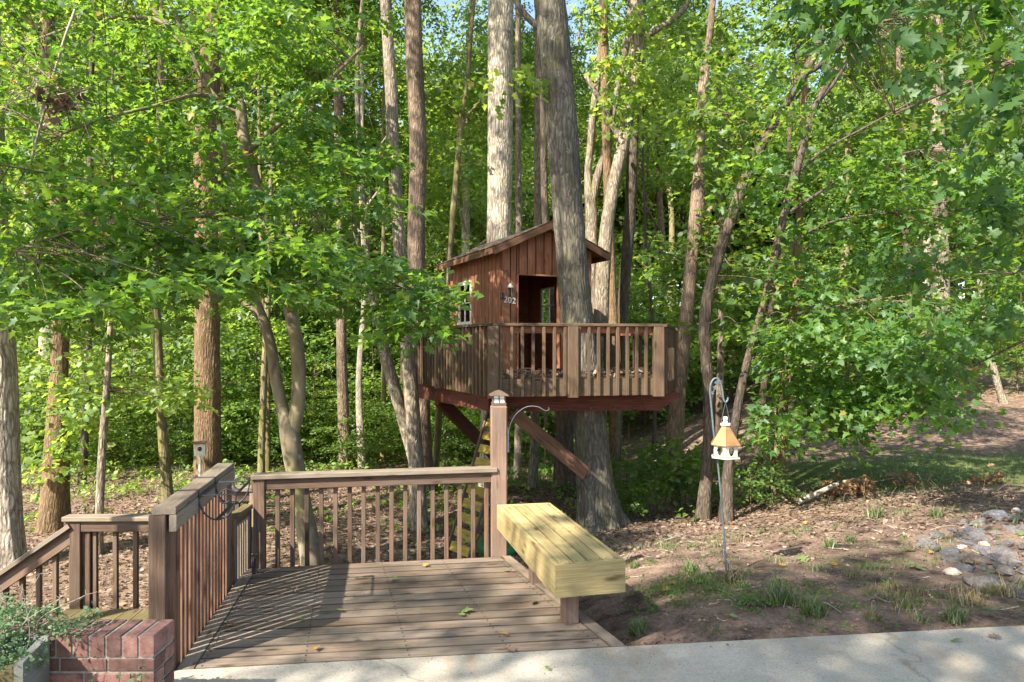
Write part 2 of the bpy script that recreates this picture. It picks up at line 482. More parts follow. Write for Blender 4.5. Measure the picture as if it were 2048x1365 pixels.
M['leaf_dry'] = leaf_mat('dry_leaf', [(0.085, 0.058, 0.04), (0.25, 0.175, 0.125), (0.36, 0.26, 0.15)], [(0.12, 0.06, 0.03), (0.3, 0.18, 0.1), (0.5, 0.3, 0.1)], 0.04, 0.6, 0.15)
M['leaf_brown'] = leaf_mat('brown_leaf', [(0.12, 0.065, 0.03), (0.34, 0.20, 0.10)], [(0.2, 0.1, 0.04), (0.45, 0.26, 0.12)], 0.03, 0.6, 0.25)
M['leaf_orange'] = leaf_mat('autumn_leaf', [(0.45, 0.22, 0.04), (0.55, 0.34, 0.06)], [(0.5, 0.25, 0.04), (0.6, 0.4, 0.06)], 0.04, 0.6, 0.3)
M['leaf_fallen_green'] = leaf_mat('fallen_green_leaf', [(0.12, 0.20, 0.06), (0.24, 0.30, 0.10)], [(0.15, 0.3, 0.05), (0.3, 0.4, 0.1)], 0.05, 0.5, 0.3)
M['grass'] = leaf_mat('grass_blade', [(0.07, 0.115, 0.035), (0.17, 0.19, 0.075), (0.30, 0.26, 0.13)], [(0.12, 0.24, 0.03), (0.30, 0.36, 0.08), (0.4, 0.34, 0.14)], 0.04, 0.5, 0.4)
M['straw'] = leaf_mat('dry_grass_blade', [(0.16, 0.13, 0.06), (0.32, 0.26, 0.14)], [(0.2, 0.17, 0.07), (0.36, 0.30, 0.16)], 0.03, 0.5, 0.3)
M['sedum'] = leaf_mat('creeping_plant_leaf', [(0.07, 0.14, 0.07), (0.17, 0.25, 0.12), (0.2, 0.2, 0.12)], [(0.12, 0.25, 0.1), (0.25, 0.36, 0.15), (0.3, 0.3, 0.15)], 0.015, 0.6, 0.35)

# ------------------------------------------------------------------ object helpers
WM = {}

def link(name, data, Mw, parent=None, kind=None):
    o = bpy.data.objects.new(name, data)
    COL.objects.link(o)
    if parent is not None:
        o.parent = parent
        o.matrix_basis = WM[parent.name].inverted() @ Mw
    else:
        o.matrix_basis = Mw
    WM[o.name] = Mw.copy()
    if kind:
        o['kind'] = kind
    return o

def tag(o, label, cat=None, group=None, kind=None):
    if label: o['label'] = label
    if cat: o['category'] = cat
    if group: o['group'] = group
    if kind: o['kind'] = kind
    return o

def thing(name, label, cat, loc=(0, 0, 0), group=None):
    o = link(name, None, Matrix.Translation(Vector(loc)))
    o.empty_display_size = 0.2
    return tag(o, label, cat, group)

def make_mesh(name, V, Fs, mat=None, smooth=False, attrs=None):
    """V (n,3); Fs: list of tuples, or an int array (m,k)"""
    me = bpy.data.meshes.new(name)
    if isinstance(Fs, np.ndarray):
        V = np.asarray(V, np.float32)
        k = Fs.shape[1]; nf = Fs.shape[0]
        me.vertices.add(len(V)); me.vertices.foreach_set('co', V.ravel())
        me.loops.add(nf * k); me.loops.foreach_set('vertex_index', Fs.astype(np.int32).ravel())
        me.polygons.add(nf)
        me.polygons.foreach_set('loop_start', np.arange(0, nf * k, k, dtype=np.int32))
        me.update(calc_edges=True)
    else:
        me.from_pydata([tuple(v) for v in V], [], [tuple(f) for f in Fs])
        me.update()
    if smooth:
        me.polygons.foreach_set('use_smooth', np.ones(len(me.polygons), dtype=bool))
    if attrs:
        for an, arr in attrs.items():
            a = me.attributes.new(an, 'FLOAT', 'POINT')
            a.data.foreach_set('value', np.asarray(arr, np.float32))
    if mat is not None:
        me.materials.append(mat)
    return me

_cache = {}
def bar_mesh(L, w, h, mat, c=0.004):
    key = (round(L, 3), round(w, 4), round(h, 4), mat.name, c)
    if key in _cache:
        return _cache[key]
    c = min(c, w * .3, h * .3)
    a, b_ = w / 2, h / 2
    prof = [(-a + c, -b_), (a - c, -b_), (a, -b_ + c), (a, b_ - c), (a - c, b_), (-a + c, b_), (-a, b_ - c), (-a, -b_ + c)]
    V = [(-L / 2, p[0], p[1]) for p in prof] + [(L / 2, p[0], p[1]) for p in prof]
    Fs = [(i, (i + 1) % 8, (i + 1) % 8 + 8, i + 8) for i in range(8)] + [tuple(range(7, -1, -1)), tuple(range(8, 16))]
    Fs = [tuple(reversed(f)) for f in Fs]
    me = make_mesh('bar', V, Fs, mat)
    _cache[key] = me
    return me

def axes(p0, p1, up=(0, 0, 1)):
    p0 = Vector(p0); p1 = Vector(p1)
    x = (p1 - p0).normalized()
    u = Vector(up)
    if abs(x.dot(u.normalized())) > 0.99:
        u = Vector((0, 1, 0)) if abs(x.y) < 0.9 else Vector((1, 0, 0))
    z = (u - x * u.dot(x)).normalized()
    y = z.cross(x)
    M_ = Matrix((x, y, z)).transposed().to_4x4()
    M_.translation = (p0 + p1) / 2
    return M_

def timber(name, p0, p1, w, h, mat, parent=None, up=(0, 0, 1), c=0.004):
    """squared timber from p0 to p1; h is measured along up, w across"""
    L = (Vector(p1) - Vector(p0)).length
    return link(name, bar_mesh(L, w, h, M[mat], c), axes(p0, p1, up), parent)

def prism(name, poly, z0, z1, mat, parent=None, xdir=None, kind=None):
    """upright prism over a plan polygon (world xy), local X along xdir"""
    poly = [Vector((p[0], p[1], 0)) for p in poly]
    xd = Vector((xdir[0], xdir[1], 0)).normalized() if xdir is not None else (poly[1] - poly[0]).normalized()
    y = Vector((0, 0, 1)).cross(xd)
    Mw = Matrix((xd, y, Vector((0, 0, 1)))).transposed().to_4x4()
    c = sum(poly, Vector()) / len(poly); c.z = (z0 + z1) / 2
    Mw.translation = c
    Mi = Mw.inverted()
    area = sum(poly[i].x * poly[(i + 1) % len(poly)].y - poly[(i + 1) % len(poly)].x * poly[i].y for i in range(len(poly)))
    if area < 0: poly = poly[::-1]
    k = len(poly)
    V = [Mi @ Vector((p.x, p.y, z0)) for p in poly] + [Mi @ Vector((p.x, p.y, z1)) for p in poly]
    Fs = [tuple(range(k - 1, -1, -1)), tuple(range(k, 2 * k))] + [(i, (i + 1) % k, (i + 1) % k + k, i + k) for i in range(k)]
    return link(name, make_mesh(name, V, Fs, M[mat]), Mw, parent, kind)

def crom(pts, per=6):
    """Catmull-Rom resampling of rows of numbers"""
    p = np.asarray(pts, float)
    if len(p) < 3:
        t = np.linspace(0, 1, per * 2)[:, None]
        return p[0] * (1 - t) + p[-1] * t
    q = np.vstack([2 * p[0] - p[1], p, 2 * p[-1] - p[-2]])
    out = []
    for i in range(1, len(q) - 2):
        for t in np.linspace(0, 1, per, endpoint=False):
            a, b_, c, d = q[i - 1], q[i], q[i + 1], q[i + 2]
            out.append(0.5 * ((2 * b_) + (c - a) * t + (2 * a - 5 * b_ + 4 * c - d) * t * t + (3 * b_ - a - 3 * c + d) * t ** 3))
    out.append(p[-1])
    return np.array(out)

def tube(path, rad, seg=10, lobes=None, cap=True):
    """verts and quads of a swept tube; lobes(k, ring, angles) can scale a ring"""
    path = np.asarray(path, float); rad = np.asarray(rad, float)
    n_ = len(path)
    T = np.gradient(path, axis=0)
    T /= np.linalg.norm(T, axis=1)[:, None] + 1e-9
    ref = np.array([0.0, 1.0, 0.0]) if abs(T[0][1]) < 0.9 else np.array([1.0, 0, 0])
    ang = np.linspace(0, 2 * np.pi, seg, endpoint=False)
    V = []
    u = ref
    for i in range(n_):
        u = u - T[i] * u.dot(T[i]); u /= np.linalg.norm(u) + 1e-9
        v_ = np.cross(T[i], u)
        rr = np.full(seg, rad[i])
        if lobes is not None:
            rr = rr * lobes(i, ang)
        V.append(path[i] + rr[:, None] * (np.cos(ang)[:, None] * u + np.sin(ang)[:, None] * v_))
    V = np.vstack(V)
    idx = np.arange(n_ * seg).reshape(n_, seg)
    a = idx[:-1]; b_ = idx[1:]
    Q = np.stack([a, np.roll(a, -1, 1), np.roll(b_, -1, 1), b_], -1).reshape(-1, 4)
    if cap:
        c0 = len(V)
        V = np.vstack([V, path[-1] + T[-1] * rad[-1] * 0.5, path[0]])
        top = idx[-1]; bot = idx[0]
        t1_ = np.stack([top, np.roll(top, -1), np.full(seg, c0), np.full(seg, c0)], -1)
        t2_ = np.stack([np.roll(bot, -1), bot, np.full(seg, c0 + 1), np.full(seg, c0 + 1)], -1)
        Q = np.vstack([Q, t1_[:, :4], t2_[:, :4]])
    return V, Q

def tidy(me):
    me.validate()
    return me

class Bag:
    """collects tubes into one mesh"""
    def __init__(s): s.V = []; s.Q = []; s.n = 0
    def add(s, V, Q): s.V.append(V); s.Q.append(Q + s.n); s.n += len(V)
    def tube(s, path, rad, seg=6, cap=False):
        path = np.asarray(path, float)
        if np.isscalar(rad): rad = np.full(len(path), rad)
        V, Q = tube(path, rad, seg, cap=cap); s.add(V, Q)
    def mesh(s, name, mat, smooth=True):
        return make_mesh(name, np.vstack(s.V), np.vstack(s.Q), mat, smooth)

def rod(name, pts, r, mat, parent=None, seg=8, per=6, loc=None):
    """a bent round bar as one object, path in world space"""
    p = crom(pts, per) if len(pts) > 2 else np.asarray(pts, float)
    rr = np.full(len(p), r) if np.isscalar(r) else np.interp(np.linspace(0, 1, len(p)), np.linspace(0, 1, len(r)), r)
    o = Vector(p[0]) if loc is None else Vector(loc)
    V, Q = tube(p - np.array(o), rr, seg, cap=False)
    return link(name, make_mesh(name, V, Q, M[mat], True), Matrix.Translation(o), parent)

def lathe(name, prof, loc, mat, parent=None, seg=16, smooth=True, rot=0.0):
    V = []
    for r_, z in prof:
        for k in range(seg):
            a = 2 * math.pi * k / seg + rot
            V.append((r_ * math.cos(a), r_ * math.sin(a), z))
    Fs = []
    for i in range(len(prof) - 1):
        for k in range(seg):
            Fs.append((i * seg + k, i * seg + (k + 1) % seg, (i + 1) * seg + (k + 1) % seg, (i + 1) * seg + k))
    Fs.append(tuple(range(seg - 1, -1, -1)))
    Fs.append(tuple((len(prof) - 1) * seg + k for k in range(seg)))
    return link(name, make_mesh(name, V, Fs, M[mat], smooth), Matrix.Translation(Vector(loc)), parent)

# ------------------------------------------------------------------ leaves
def leaf_template(outline, centre, fold=0.18, droop=0.15):
    o = outline + [(-x, y) for x, y in reversed(outline[1:-1])]
    pts = [(0, centre)] + o
    V = np.array([(x, y, fold * abs(x) - droop * (y - 0.3) ** 2) for x, y in pts])
    k = len(o)
    T = np.array([(0, i + 1, (i + 1) % k + 1) for i in range(k)])
    V[:, 1] -= 0.0
    return V, T
LEAF_FAR = (np.array([(0, 0, 0), (.36, .42, .07), (0, 1, -.05), (-.36, .42, .07)], float), np.array([(0, 1, 2), (0, 2, 3)]))
LEAF_MID = (np.array([(0, 0, 0), (.30, .22, .05), (.33, .58, .06), (0, 1, -.09), (-.33, .58, .06), (-.30, .22, .05)], float),
            np.array([(0, 1, 2), (0, 2, 3), (0, 3, 4), (0, 4, 5)]))
LEAF_MAPLE = leaf_template([(0, 0), (.34, -.06), (.24, .18), (.56, .46), (.26, .50), (.2, .70), (0, 1)], .34)
LEAF_STAR = leaf_template([(0, 0), (.46, .16), (.24, .38), (.40, .66), (0, 1)], .36)
LEAF_OAK = leaf_template([(0, 0), (.10, .10), (.28, .20), (.13, .32), (.42, .52), (.16, .60), (.27, .82), (.10, .84), (0, 1)], .45, 0.15, 0.25)
BLADE = (np.array([(-.05, 0, 0), (.05, 0, 0), (.035, .55, .10), (0, 1, .42), (-.035, .55, .10)], float), np.array([(0, 1, 2), (0, 2, 4), (4, 2, 3)]))

def nrm(a):
    return a / (np.linalg.norm(a, axis=-1, keepdims=True) + 1e-9)

def leaves_geo(pos, direc, normal, size, tmpl):
    V0, T0 = tmpl
    rv = np.random.default_rng(len(pos) + 17)
    kz = rv.normal(1.0, 1.3, (len(pos), 1, 1)); kx = rv.uniform(.72, 1.12, (len(pos), 1, 1))
    y = nrm(direc)
    z = nrm(normal - y * (normal * y).sum(1, keepdims=True))
    x = np.cross(y, z)
    V = (pos[:, None, :] + size[:, None, None] * (kx * V0[None, :, 0:1] * x[:, None] + V0[None, :, 1:2] * y[:, None] + kz * V0[None, :, 2:3] * z[:, None]))
    n_, k = len(pos), len(V0)
    T = (T0[None] + (np.arange(n_) * k)[:, None, None]).reshape(-1, 3)
    return V.reshape(-1, 3), T

def leaf_mesh(name, pos, direc, normal, size, tmpl, mat, rng, tone=None):
    V, T = leaves_geo(pos, direc, normal, size, tmpl)
    t = rng.random(len(pos)) if tone is None else tone
    return make_mesh(name, V, T, mat, False, {'tone': np.repeat(t, len(tmpl[0]))})

def spray_leaves(rng, centres, nleaf, rad, size, tilt=0.25, thick=0.12, jit=0.45, lean=None, sz_var=0.35, flat=1.0):
    """leaves in flat layered sprays: returns pos, dir, normal, size, spray index"""
    ns = len(centres)
    N = ns * nleaf
    sp = np.repeat(np.arange(ns), nleaf)
    nr = np.zeros((ns, 3)); nr[:, 2] = 1
    nr[:, :2] = rng.normal(0, tilt, (ns, 2))
    if lean is not None: nr[:, :2] += lean
    nr = nrm(nr)
    a = rng.random(N) * 2 * np.pi
    r = np.sqrt(rng.random(N)) * rad * (0.55 + 0.9 * rng.random(ns))[sp]
    # elongated in a random direction like a twig's fan
    ph = rng.random(ns) * 2 * np.pi
    el = 0.55 + 0.35 * rng.random(ns)
    dx = r * np.cos(a); dy = r * np.sin(a) * el[sp]
    x = dx * np.cos(ph[sp]) - dy * np.sin(ph[sp]); y = dx * np.sin(ph[sp]) + dy * np.cos(ph[sp])
    n3 = nr[sp]
    u = nrm(np.cross(np.tile([0., 1, 0], (N, 1)), n3)); v_ = np.cross(n3, u)
    off = x[:, None] * u + y[:, None] * v_
    pos = np.asarray(centres)[sp] + off + n3 * rng.normal(0, thick, N)[:, None] - np.array([0, 0, 1]) * ((r / rad) ** 2 * rad * 0.18)[:, None]
    d = nrm(off) + rng.normal(0, 0.45, (N, 3)); d[:, 2] -= 0.25
    nn = n3 * flat + rng.normal(0, jit, (N, 3))
    s = size * (1 - sz_var / 2 + sz_var * rng.random(N))
    return pos, d, nn, s, sp

# ------------------------------------------------------------------ GROUND, PATIO
def build_ground():
    xs = np.concatenate([np.arange(-75, -12, 3.0), np.arange(-12, 12, 0.2), np.arange(12, 26, 0.7), np.arange(26, 76, 3.0)])
    ys = np.concatenate([np.arange(-30, 3, 3.0), np.arange(3.0, 16, 0.2), np.arange(16, 30, 0.6), np.arange(30, 111, 3.0)])
    X, Yg = np.meshgrid(xs, ys)
    Z = ground_h(X, Yg)
    Z = Z + RNG.normal(0, 0.006, Z.shape) * (Yg > 4.2) * (Yg < 16)
    V = np.stack([X, Yg, Z], -1).reshape(-1, 3)
    nx, ny = len(xs), len(ys)
    I = np.arange(nx * ny).reshape(ny, nx)
    Q = np.stack([I[:-1, :-1], I[:-1, 1:], I[1:, 1:], I[1:, :-1]], -1).reshape(-1, 4)
    x, y = V[:, 0], V[:, 1]
    lane = sst(13.3, 15.5, y + 0.1 * x) * (1 - sst(20.5, 23, y)) * (1 - sst(3, 7, x))
    rightlawn = sst(9.3, 11.0, y - 0.12 * np.clip(x - 4, 0, 9)) * sst(3.5, 6.0, x) * (1 - sst(13.5, 16.5, y + 0.15 * np.clip(10 - x, 0, 6)))
    grass = np.clip(np.maximum(lane * 0.34, rightlawn * 0.55), 0, 1) - 0.12
    front = (1 - sst(6, 9, y)) * sst(1.5, 3, x) * 0.22
    grass = np.maximum(grass, front - 0.1)
    litter = np.clip(sst(8.6, 10.5, y + 0.8 * np.clip(1.0 - x, 0, 3)) * (1 - rightlawn), 0, 1) * 0.7 - 0.1
    o = link('ground', make_mesh('ground', V, Q, M['ground'], True, {'grass': grass, 'litter': litter}), Matrix(), None, 'structure')
    tag(o, 'sloping woodland ground of bare red soil, leaf litter and thin grass')
    return o
build_ground()

edge = lambda x: 4.21 + 0.12 * x
pat = prism('patio', [(-2.0, edge(-2.0)), (9, edge(9)), (9, -3), (-6, -3), (-6, 3.2), (-2.0, 3.5)], -0.12, 0.0, 'concrete', None, (1, 0.12), 'structure')
tag(pat, 'pale weathered concrete patio slab along the lower edge')

# ------------------------------------------------------------------ DECK
FL = Vector((-1.914, 3.992, 0)); FR = Vector((0.70, 4.306, 0)); BR = Vector((-0.015, 6.14, 0)); BL = Vector((-2.21, 5.80, 0))
deck = thing('wooden_deck', 'low weathered wooden deck with grey brown boards beside the concrete patio', 'deck', (-0.8, 5.0, -0.4))
NB = 14
def lerp(a, b_, t): return a + (b_ - a) * t
gapd = 0.013
li = 0.099; ri = 0.10
for k in range(NB):
    t0, t1 = k / NB, (k + 1) / NB
    l0, l1 = lerp(FL, BL, t0), lerp(FL, BL, t1)
    r0, r1 = lerp(FR, BR, t0), lerp(FR, BR, t1)
    dl = (l1 - l0).normalized() * gapd / 2
    dr = (r1 - r0).normalized() * gapd / 2
    xa = (r0 - l0).normalized()
    zt = -0.004 + rnd.uniform(-0.002, 0.002)
    q = [l0 + dl + xa * li, r0 + dr - xa * ri, r1 - dr - xa * ri, l1 - dl + xa * li]
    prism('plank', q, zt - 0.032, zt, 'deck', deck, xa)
xa = (FR - FL).normalized()
for a, b_, s in ((FL, BL, 1), (FR, BR, -1)):
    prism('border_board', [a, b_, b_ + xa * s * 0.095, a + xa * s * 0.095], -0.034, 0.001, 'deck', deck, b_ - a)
rimz = (-0.24, -0.042)
for a, b_ in ((FL, BL), (BL, BR), (BR, FR)):
    d = (b_ - a).normalized(); nn = Vector((-d.y, d.x, 0))
    prism('rim_board', [a + nn * 0.0, b_ + nn * 0.0, b_ - nn * 0.038, a - nn * 0.038], rimz[0], rimz[1], 'rail', deck, d)
for fx, fy in ((-1.9, 5.5), (-0.3, 5.8), (0.3, 4.6), (-1.1, 5.7)):
    timber('support_post', (fx, fy, gh(fx, fy) - 0.1), (fx, fy, -0.05), 0.09, 0.09, 'rail', deck)
prism('gap_shade_bed', [lerp(FL, BR, .06), lerp(FR, BL, .06), lerp(BR, FL, .06), lerp(BL, FR, .06)], -0.2, -0.06, 'darkgap', deck, xa)  # dark block below the boards; its colour gives the gaps their shade

nb_ = Bag()
for k in range(NB):
    for fx in (.05, .27, .5, .73, .94):
        for dt in (.25, .75):
            t_ = (k + dt) / NB
            p = lerp(lerp(FL, BL, t_), lerp(FR, BR, t_), fx)
            V, Q = tube([[p.x, p.y, -.004], [p.x, p.y, .0005]], [.005, .005], 6)
            nb_.add(V, Q)
link('nail_heads', nb_.mesh('nail_heads', M['bolt'], False), Matrix(), deck, 'stuff')

def railing(th, a, b_, z0, ztop, nbal, bal_mat='rail', cap_mat='cap', capw=0.13, off=0.0, bs=0.036, railh=0.09, side=0.0, rail_mat='rail', first=None, name='railing'):
    """cap with a rail under it and balusters from plan point a to b; the cap is the part, the rest its sub-parts"""
    a = Vector((a[0], a[1], 0)); b_ = Vector((b_[0], b_[1], 0))
    d = (b_ - a).normalized(); nn = Vector((-d.y, d.x, 0))
    up = Vector((0, 0, 1))
    c = timber(name, a + up * (ztop - 0.019), b_ + up * (ztop - 0.019), capw, 0.038, cap_mat, th)
    timber('rail', a + nn * side + up * (ztop - 0.041 - railh / 2), b_ + nn * side + up * (ztop - 0.041 - railh / 2), 0.038, railh, rail_mat, c)
    L = (b_ - a).length
    for i in range(nbal):
        t = (i + 0.7) / (nbal + 0.4) if first is None else first[i]
        p = a + d * (L * t) + nn * off
        j = rnd.uniform(-0.003, 0.003)
        timber('baluster', p + up * z0 + d * j, p + up * (ztop - 0.042), bs, bs, bal_mat, c, (d.x, d.y, 0.0001), 0.003)
    return c

# back railing between the gate post and the lamp post
br_ = thing('deck_railing', 'weathered brown wooden railing across the back of the deck', 'railing', (-1.1, 5.97, 0))
bp0 = Vector((-2.10, 5.83, 0)); bp1 = Vector((-0.14, 6.17, 0))
railing(br_, bp0 + Vector((-0.06, -0.01, 0)), bp1 + Vector((-0.0, 0, 0)), -0.17, 0.775, 17, off=0.03, side=-0.012)
timber('post', (bp0.x, bp0.y, -0.2), (bp0.x, bp0.y, 0.733), 0.09, 0.09, 'rail', br_, (1, .16, 0))
# boxed lamp post
lp = thing('lamp_post', 'tall square brown wooden post with chamfered top at the deck corner', 'post', (-0.118, 6.2, -0.9))
LX, LY = -0.118, 6.2
timber('shaft', (LX, LY, -0.95), (LX, LY, 1.30), 0.142, 0.142, 'postbrown', lp, (1, .1, 0), 0.01)
Mx = Matrix.Translation((LX, LY, 1.30)) @ Matrix.Rotation(0.1, 4, 'Z')
hw = 0.071; hw2 = 0.052
V = [(-hw, -hw, 0), (hw, -hw, 0), (hw, hw, 0), (-hw, hw, 0), (-hw2, -hw2, .022), (hw2, -hw2, .022), (hw2, hw2, .022), (-hw2, hw2, .022)]
Fq = [(0, 1, 5, 4), (1, 2, 6, 5), (2, 3, 7, 6), (3, 0, 4, 7), (4, 5, 6, 7)]
link('post_top', make_mesh('post_top', V, Fq, M['postbrown']), Mx, lp)
sl = thing('post_lamp', 'small lantern cap with pale glass and peaked brown roof on top of the tall post', 'lamp', (LX, LY, 1.322))
def box_at(name, cx, cy, z0, z1, wx, wy, mat, parent, rot=0.1):
    Mw = Matrix.Translation((cx, cy, (z0 + z1) / 2)) @ Matrix.Rotation(rot, 4, 'Z')
    a, b_, c = wx / 2, wy / 2, (z1 - z0) / 2
    V = [(-a, -b_, -c), (a, -b_, -c), (a, b_, -c), (-a, b_, -c), (-a, -b_, c), (a, -b_, c), (a, b_, c), (-a, b_, c)]
    Fq = [(3, 2, 1, 0), (4, 5, 6, 7), (0, 1, 5, 4), (1, 2, 6, 5), (2, 3, 7, 6), (3, 0, 4, 7)]
    return link(name, make_mesh(name, V, Fq, M[mat]), Mw, parent)
box_at('base', LX, LY, 1.322, 1.340, 0.125, 0.125, 'lampmetal', sl)
M['lampglass'] = plain('frosted_glass', (0.72, 0.76, 0.74), 0.25, 0, 10, 0.05)
g_ = box_at('glass', LX, LY, 1.340, 1.402, 0.098, 0.098, 'lampglass', sl)
box_at('glazing_bar', LX, LY, 1.372, 1.378, 0.104, 0.104, 'lampmetal', g_)
for sx, sy in ((-1, -1), (1, -1), (1, 1), (-1, 1), (0, -1), (-1, 0), (1, 0)):
    a = 0.1; x, y = sx * 0.05, sy * 0.05
    box_at('corner_bar', LX + x * math.cos(a) - y * math.sin(a), LY + x * math.sin(a) + y * math.cos(a), 1.338, 1.404, 0.010, 0.010, 'lampmetal', sl)
lathe('roof', [(0.118, 0), (0.118, 0.006), (0.05, 0.036), (0.012, 0.048)], (LX, LY, 1.402), 'lampmetal', sl, 4, False, math.pi / 4 + .1)
# iron hanger on the lamp post
hk = thing('plant_hook', 'curved grey iron plant hook fixed to the side of the tall post', 'hook', tuple(P(1015, 880, 6.17)))
hp = [P(1018, 905, 6.14), P(1018, 862, 6.14), P(1030, 832, 6.12), P(1052, 815, 6.10), P(1075, 814, 6.08), P(1090, 822, 6.06), P(1098, 820, 6.06), P(1097, 815, 6.06)]
rod('arm', hp, 0.0055, 'iron', hk)
timber('wall_plate', P(1016, 905, 6.15), P(1016, 855, 6.15), 0.02, 0.006, 'greyiron', hk, (1, 0, 0))

# tall picket panel on the left
pp = thing('picket_railing', 'tall left railing of close reddish pickets under a thick weathered cap', 'railing', (-2.06, 4.7, 0))
pa = Vector((-1.955, 3.93, 0)); pb = Vector((-2.215, 5.42, 0))
railing(pp, pa, pb, -0.12, 0.935, 17, 'rail_red', 'cap', 0.125, off=-0.018, bs=0.042, railh=0.095, side=-0.047, rail_mat='cap', first=[(i + 0.75) / 17.2 for i in range(17)])
pd = (pb - pa).normalized()
for p in (pa + pd * 0.03 + Vector((-0.035, 0, 0)), pb - pd * 0.045 + Vector((0.0, 0, 0))):
    timber('post', (p.x, p.y, -0.3), (p.x, p.y, 0.893), 0.09, 0.085, 'rail', pp, (pd.x, pd.y, 0))
# wrought iron window-box holder hooked over the cap
ih = thing('iron_basket_holder', 'scrolled black iron window box holder hooked over the picket railing cap', 'bracket', (-1.95, 4.6, 0.7))
pn = Vector((pd.y, -pd.x, 0))            # towards the deck
def oncap(t, out, z):
    p = pa + pd * t + pn * (0.0625 + out)
    return (p.x, p.y, z)
for t in (0.47, 0.90):
    ring = []
    for k in range(0, 31):                       # big hoop hanging under the arm, ending in a scroll
        if k <= 16:
            a = math.pi + k / 16 * math.pi
            ring.append(oncap(t, 0.115 + 0.112 * math.cos(a), 0.90 + 0.155 * math.sin(a) * 1.0))
        else:
            a = (k - 16) / 14 * 2.35 * math.pi
            q = 0.062 * (1 - (k - 16) / 14 * 0.72)
            ring.append(oncap(t, 0.227 - 0.062 + q * math.cos(a), 0.90 + 0.0 + q * math.sin(a) - 0.018))
    rod('scroll', ring, 0.0055, 'iron', ih, 6, 2)
    timber('strap', oncap(t, -0.145, 0.938), oncap(t, 0.004, 0.938), 0.018, 0.004, 'iron', ih)
    timber('drop_strap', oncap(t, 0.004, 0.94), oncap(t, 0.004, 0.80), 0.018, 0.004, 'iron', ih, tuple(pn))
    timber('back_strap', oncap(t, -0.13, 0.94), oncap(t, -0.13, 0.89), 0.018, 0.004, 'iron', ih, tuple(pn))
    timber('arm', oncap(t, 0.004, 0.902), oncap(t, 0.225, 0.902), 0.022, 0.005, 'iron', ih, (0, 0, 1))
timber('front_bar', oncap(0.46, 0.227, 0.902), oncap(0.91, 0.227, 0.902), 0.005, 0.022, 'iron', ih)
timber('lower_bar', oncap(0.46, 0.115, 0.748), oncap(0.91, 0.115, 0.748), 0.03, 0.004, 'iron', ih)
timber('back_bar', oncap(0.46, 0.01, 0.89), oncap(0.91, 0.01, 0.89), 0.005, 0.02, 'iron', ih)

# little gate in the gap
gt = thing('deck_gate', 'small low slatted wooden gate closing the gap beside the picket railing', 'gate', (-2.2, 5.7, 0))
ga = Vector((-2.175, 5.47, 0)); gb = Vector((-2.115, 5.76, 0)); gb = Vector((-2.185, 5.80, 0))
railing(gt, ga, gb, -0.02, 0.53, 6, 'cap', 'mossy', 0.075, off=0.0, bs=0.026, railh=0.05, name='gate_cap')
for p in (ga, gb):
    timber('stile', (p.x, p.y, -0.02), (p.x, p.y, 0.49), 0.04, 0.05, 'rail', gt)
lt = thing('gate_latch', 'black iron drop latch at the foot of the gate', 'latch', tuple(P(507, 1150, 5.7)))
rod('handle', [P(515, 1110, 5.7), P(506, 1110, 5.68), P(504, 1118, 5.67), P(505, 1140, 5.66), P(505, 1163, 5.66), P(500, 1165, 5.66)], 0.008, 'black', lt)
timber('plate', P(509, 1118, 5.7), P(509, 1142, 5.7), 0.03, 0.008, 'black', lt, (1, 0, 0))
timber('keeper', P(499, 1160, 5.68), P(512, 1160, 5.68), 0.02, 0.02, 'black', lt)

# ------------------------------------------------------------------ LOWER LANDING AND STAIR
ld = thing('stair_landing', 'lower mossy plank landing left of the deck behind the brick wall', 'landing', (-2.9, 5.0, -1.1))
LZ = -0.36
for k in range(11):
    x0 = -3.60 + k * 0.128
    prism('plank', [(x0, 4.05), (x0 + 0.122, 4.05), (x0 + 0.122 - 0.12, 5.86), (x0 - 0.12, 5.86)], LZ - 0.035, LZ + rnd.uniform(-.002, .002), 'mossy', ld, (-.066, 1))
prism('fascia', [(-3.72, 5.87), (-2.3, 5.87), (-2.3, 5.908), (-3.72, 5.908)], LZ - 0.22, LZ - 0.03, 'rail', ld)
for fx, fy in ((-3.55, 5.80), (-3.5, 4.2), (-2.4, 5.80)):
    timber('support_post', (fx, fy, -1.3), (fx, fy, LZ - 0.04), 0.09, 0.09, 'rail', ld)
lr = thing('landing_railing', 'dark brown railing along the back of the lower left landing', 'railing', (-3.0, 5.9, LZ))
railing(lr, (-3.76, 5.90), (-2.30, 5.92), LZ - 0.1, 0.41, 9, 'rail', 'cap', 0.12, off=0.03, railh=0.09, side=-0.01,
        first=[0.04 + 0.117 * i for i in range(9)])
for xx in (-3.665, -2.33):
    timber('post', (xx, 5.91, -1.2), (xx, 5.91, 0.368), 0.09, 0.09, 'rail', lr, (1, 0, 0))
timber('post', (-3.59, 5.93, -1.2), (-3.59, 5.93, 0.28), 0.07, 0.07, 'rail', lr, (1, 0, 0))
sr_ = thing('stair_railing', 'sloping dark handrail with balusters running down left from the landing', 'railing', (-4.2, 5.9, -1.0))
s0 = Vector((-3.70, 5.90, 0.335)); sl_ = Vector((-0.825, 0, -0.565)).normalized(); s1 = s0 + sl_ * 2.0
hr = timber('handrail', s0, s1, 0.12, 0.038, 'cap', sr_)
timber('rail', s0 + Vector((0, 0, -0.085)), s1 + Vector((0, 0, -0.085)), 0.038, 0.12, 'rail', sr_)
for i in range(10):
    t = 0.03 + i * 0.17
    p = s0 + sl_ * t
    timber('baluster', p + Vector((0, 0.03, -0.78)), p + Vector((0, 0.03, -0.05)), 0.038, 0.038, 'rail', sr_, (1, 0, 0))
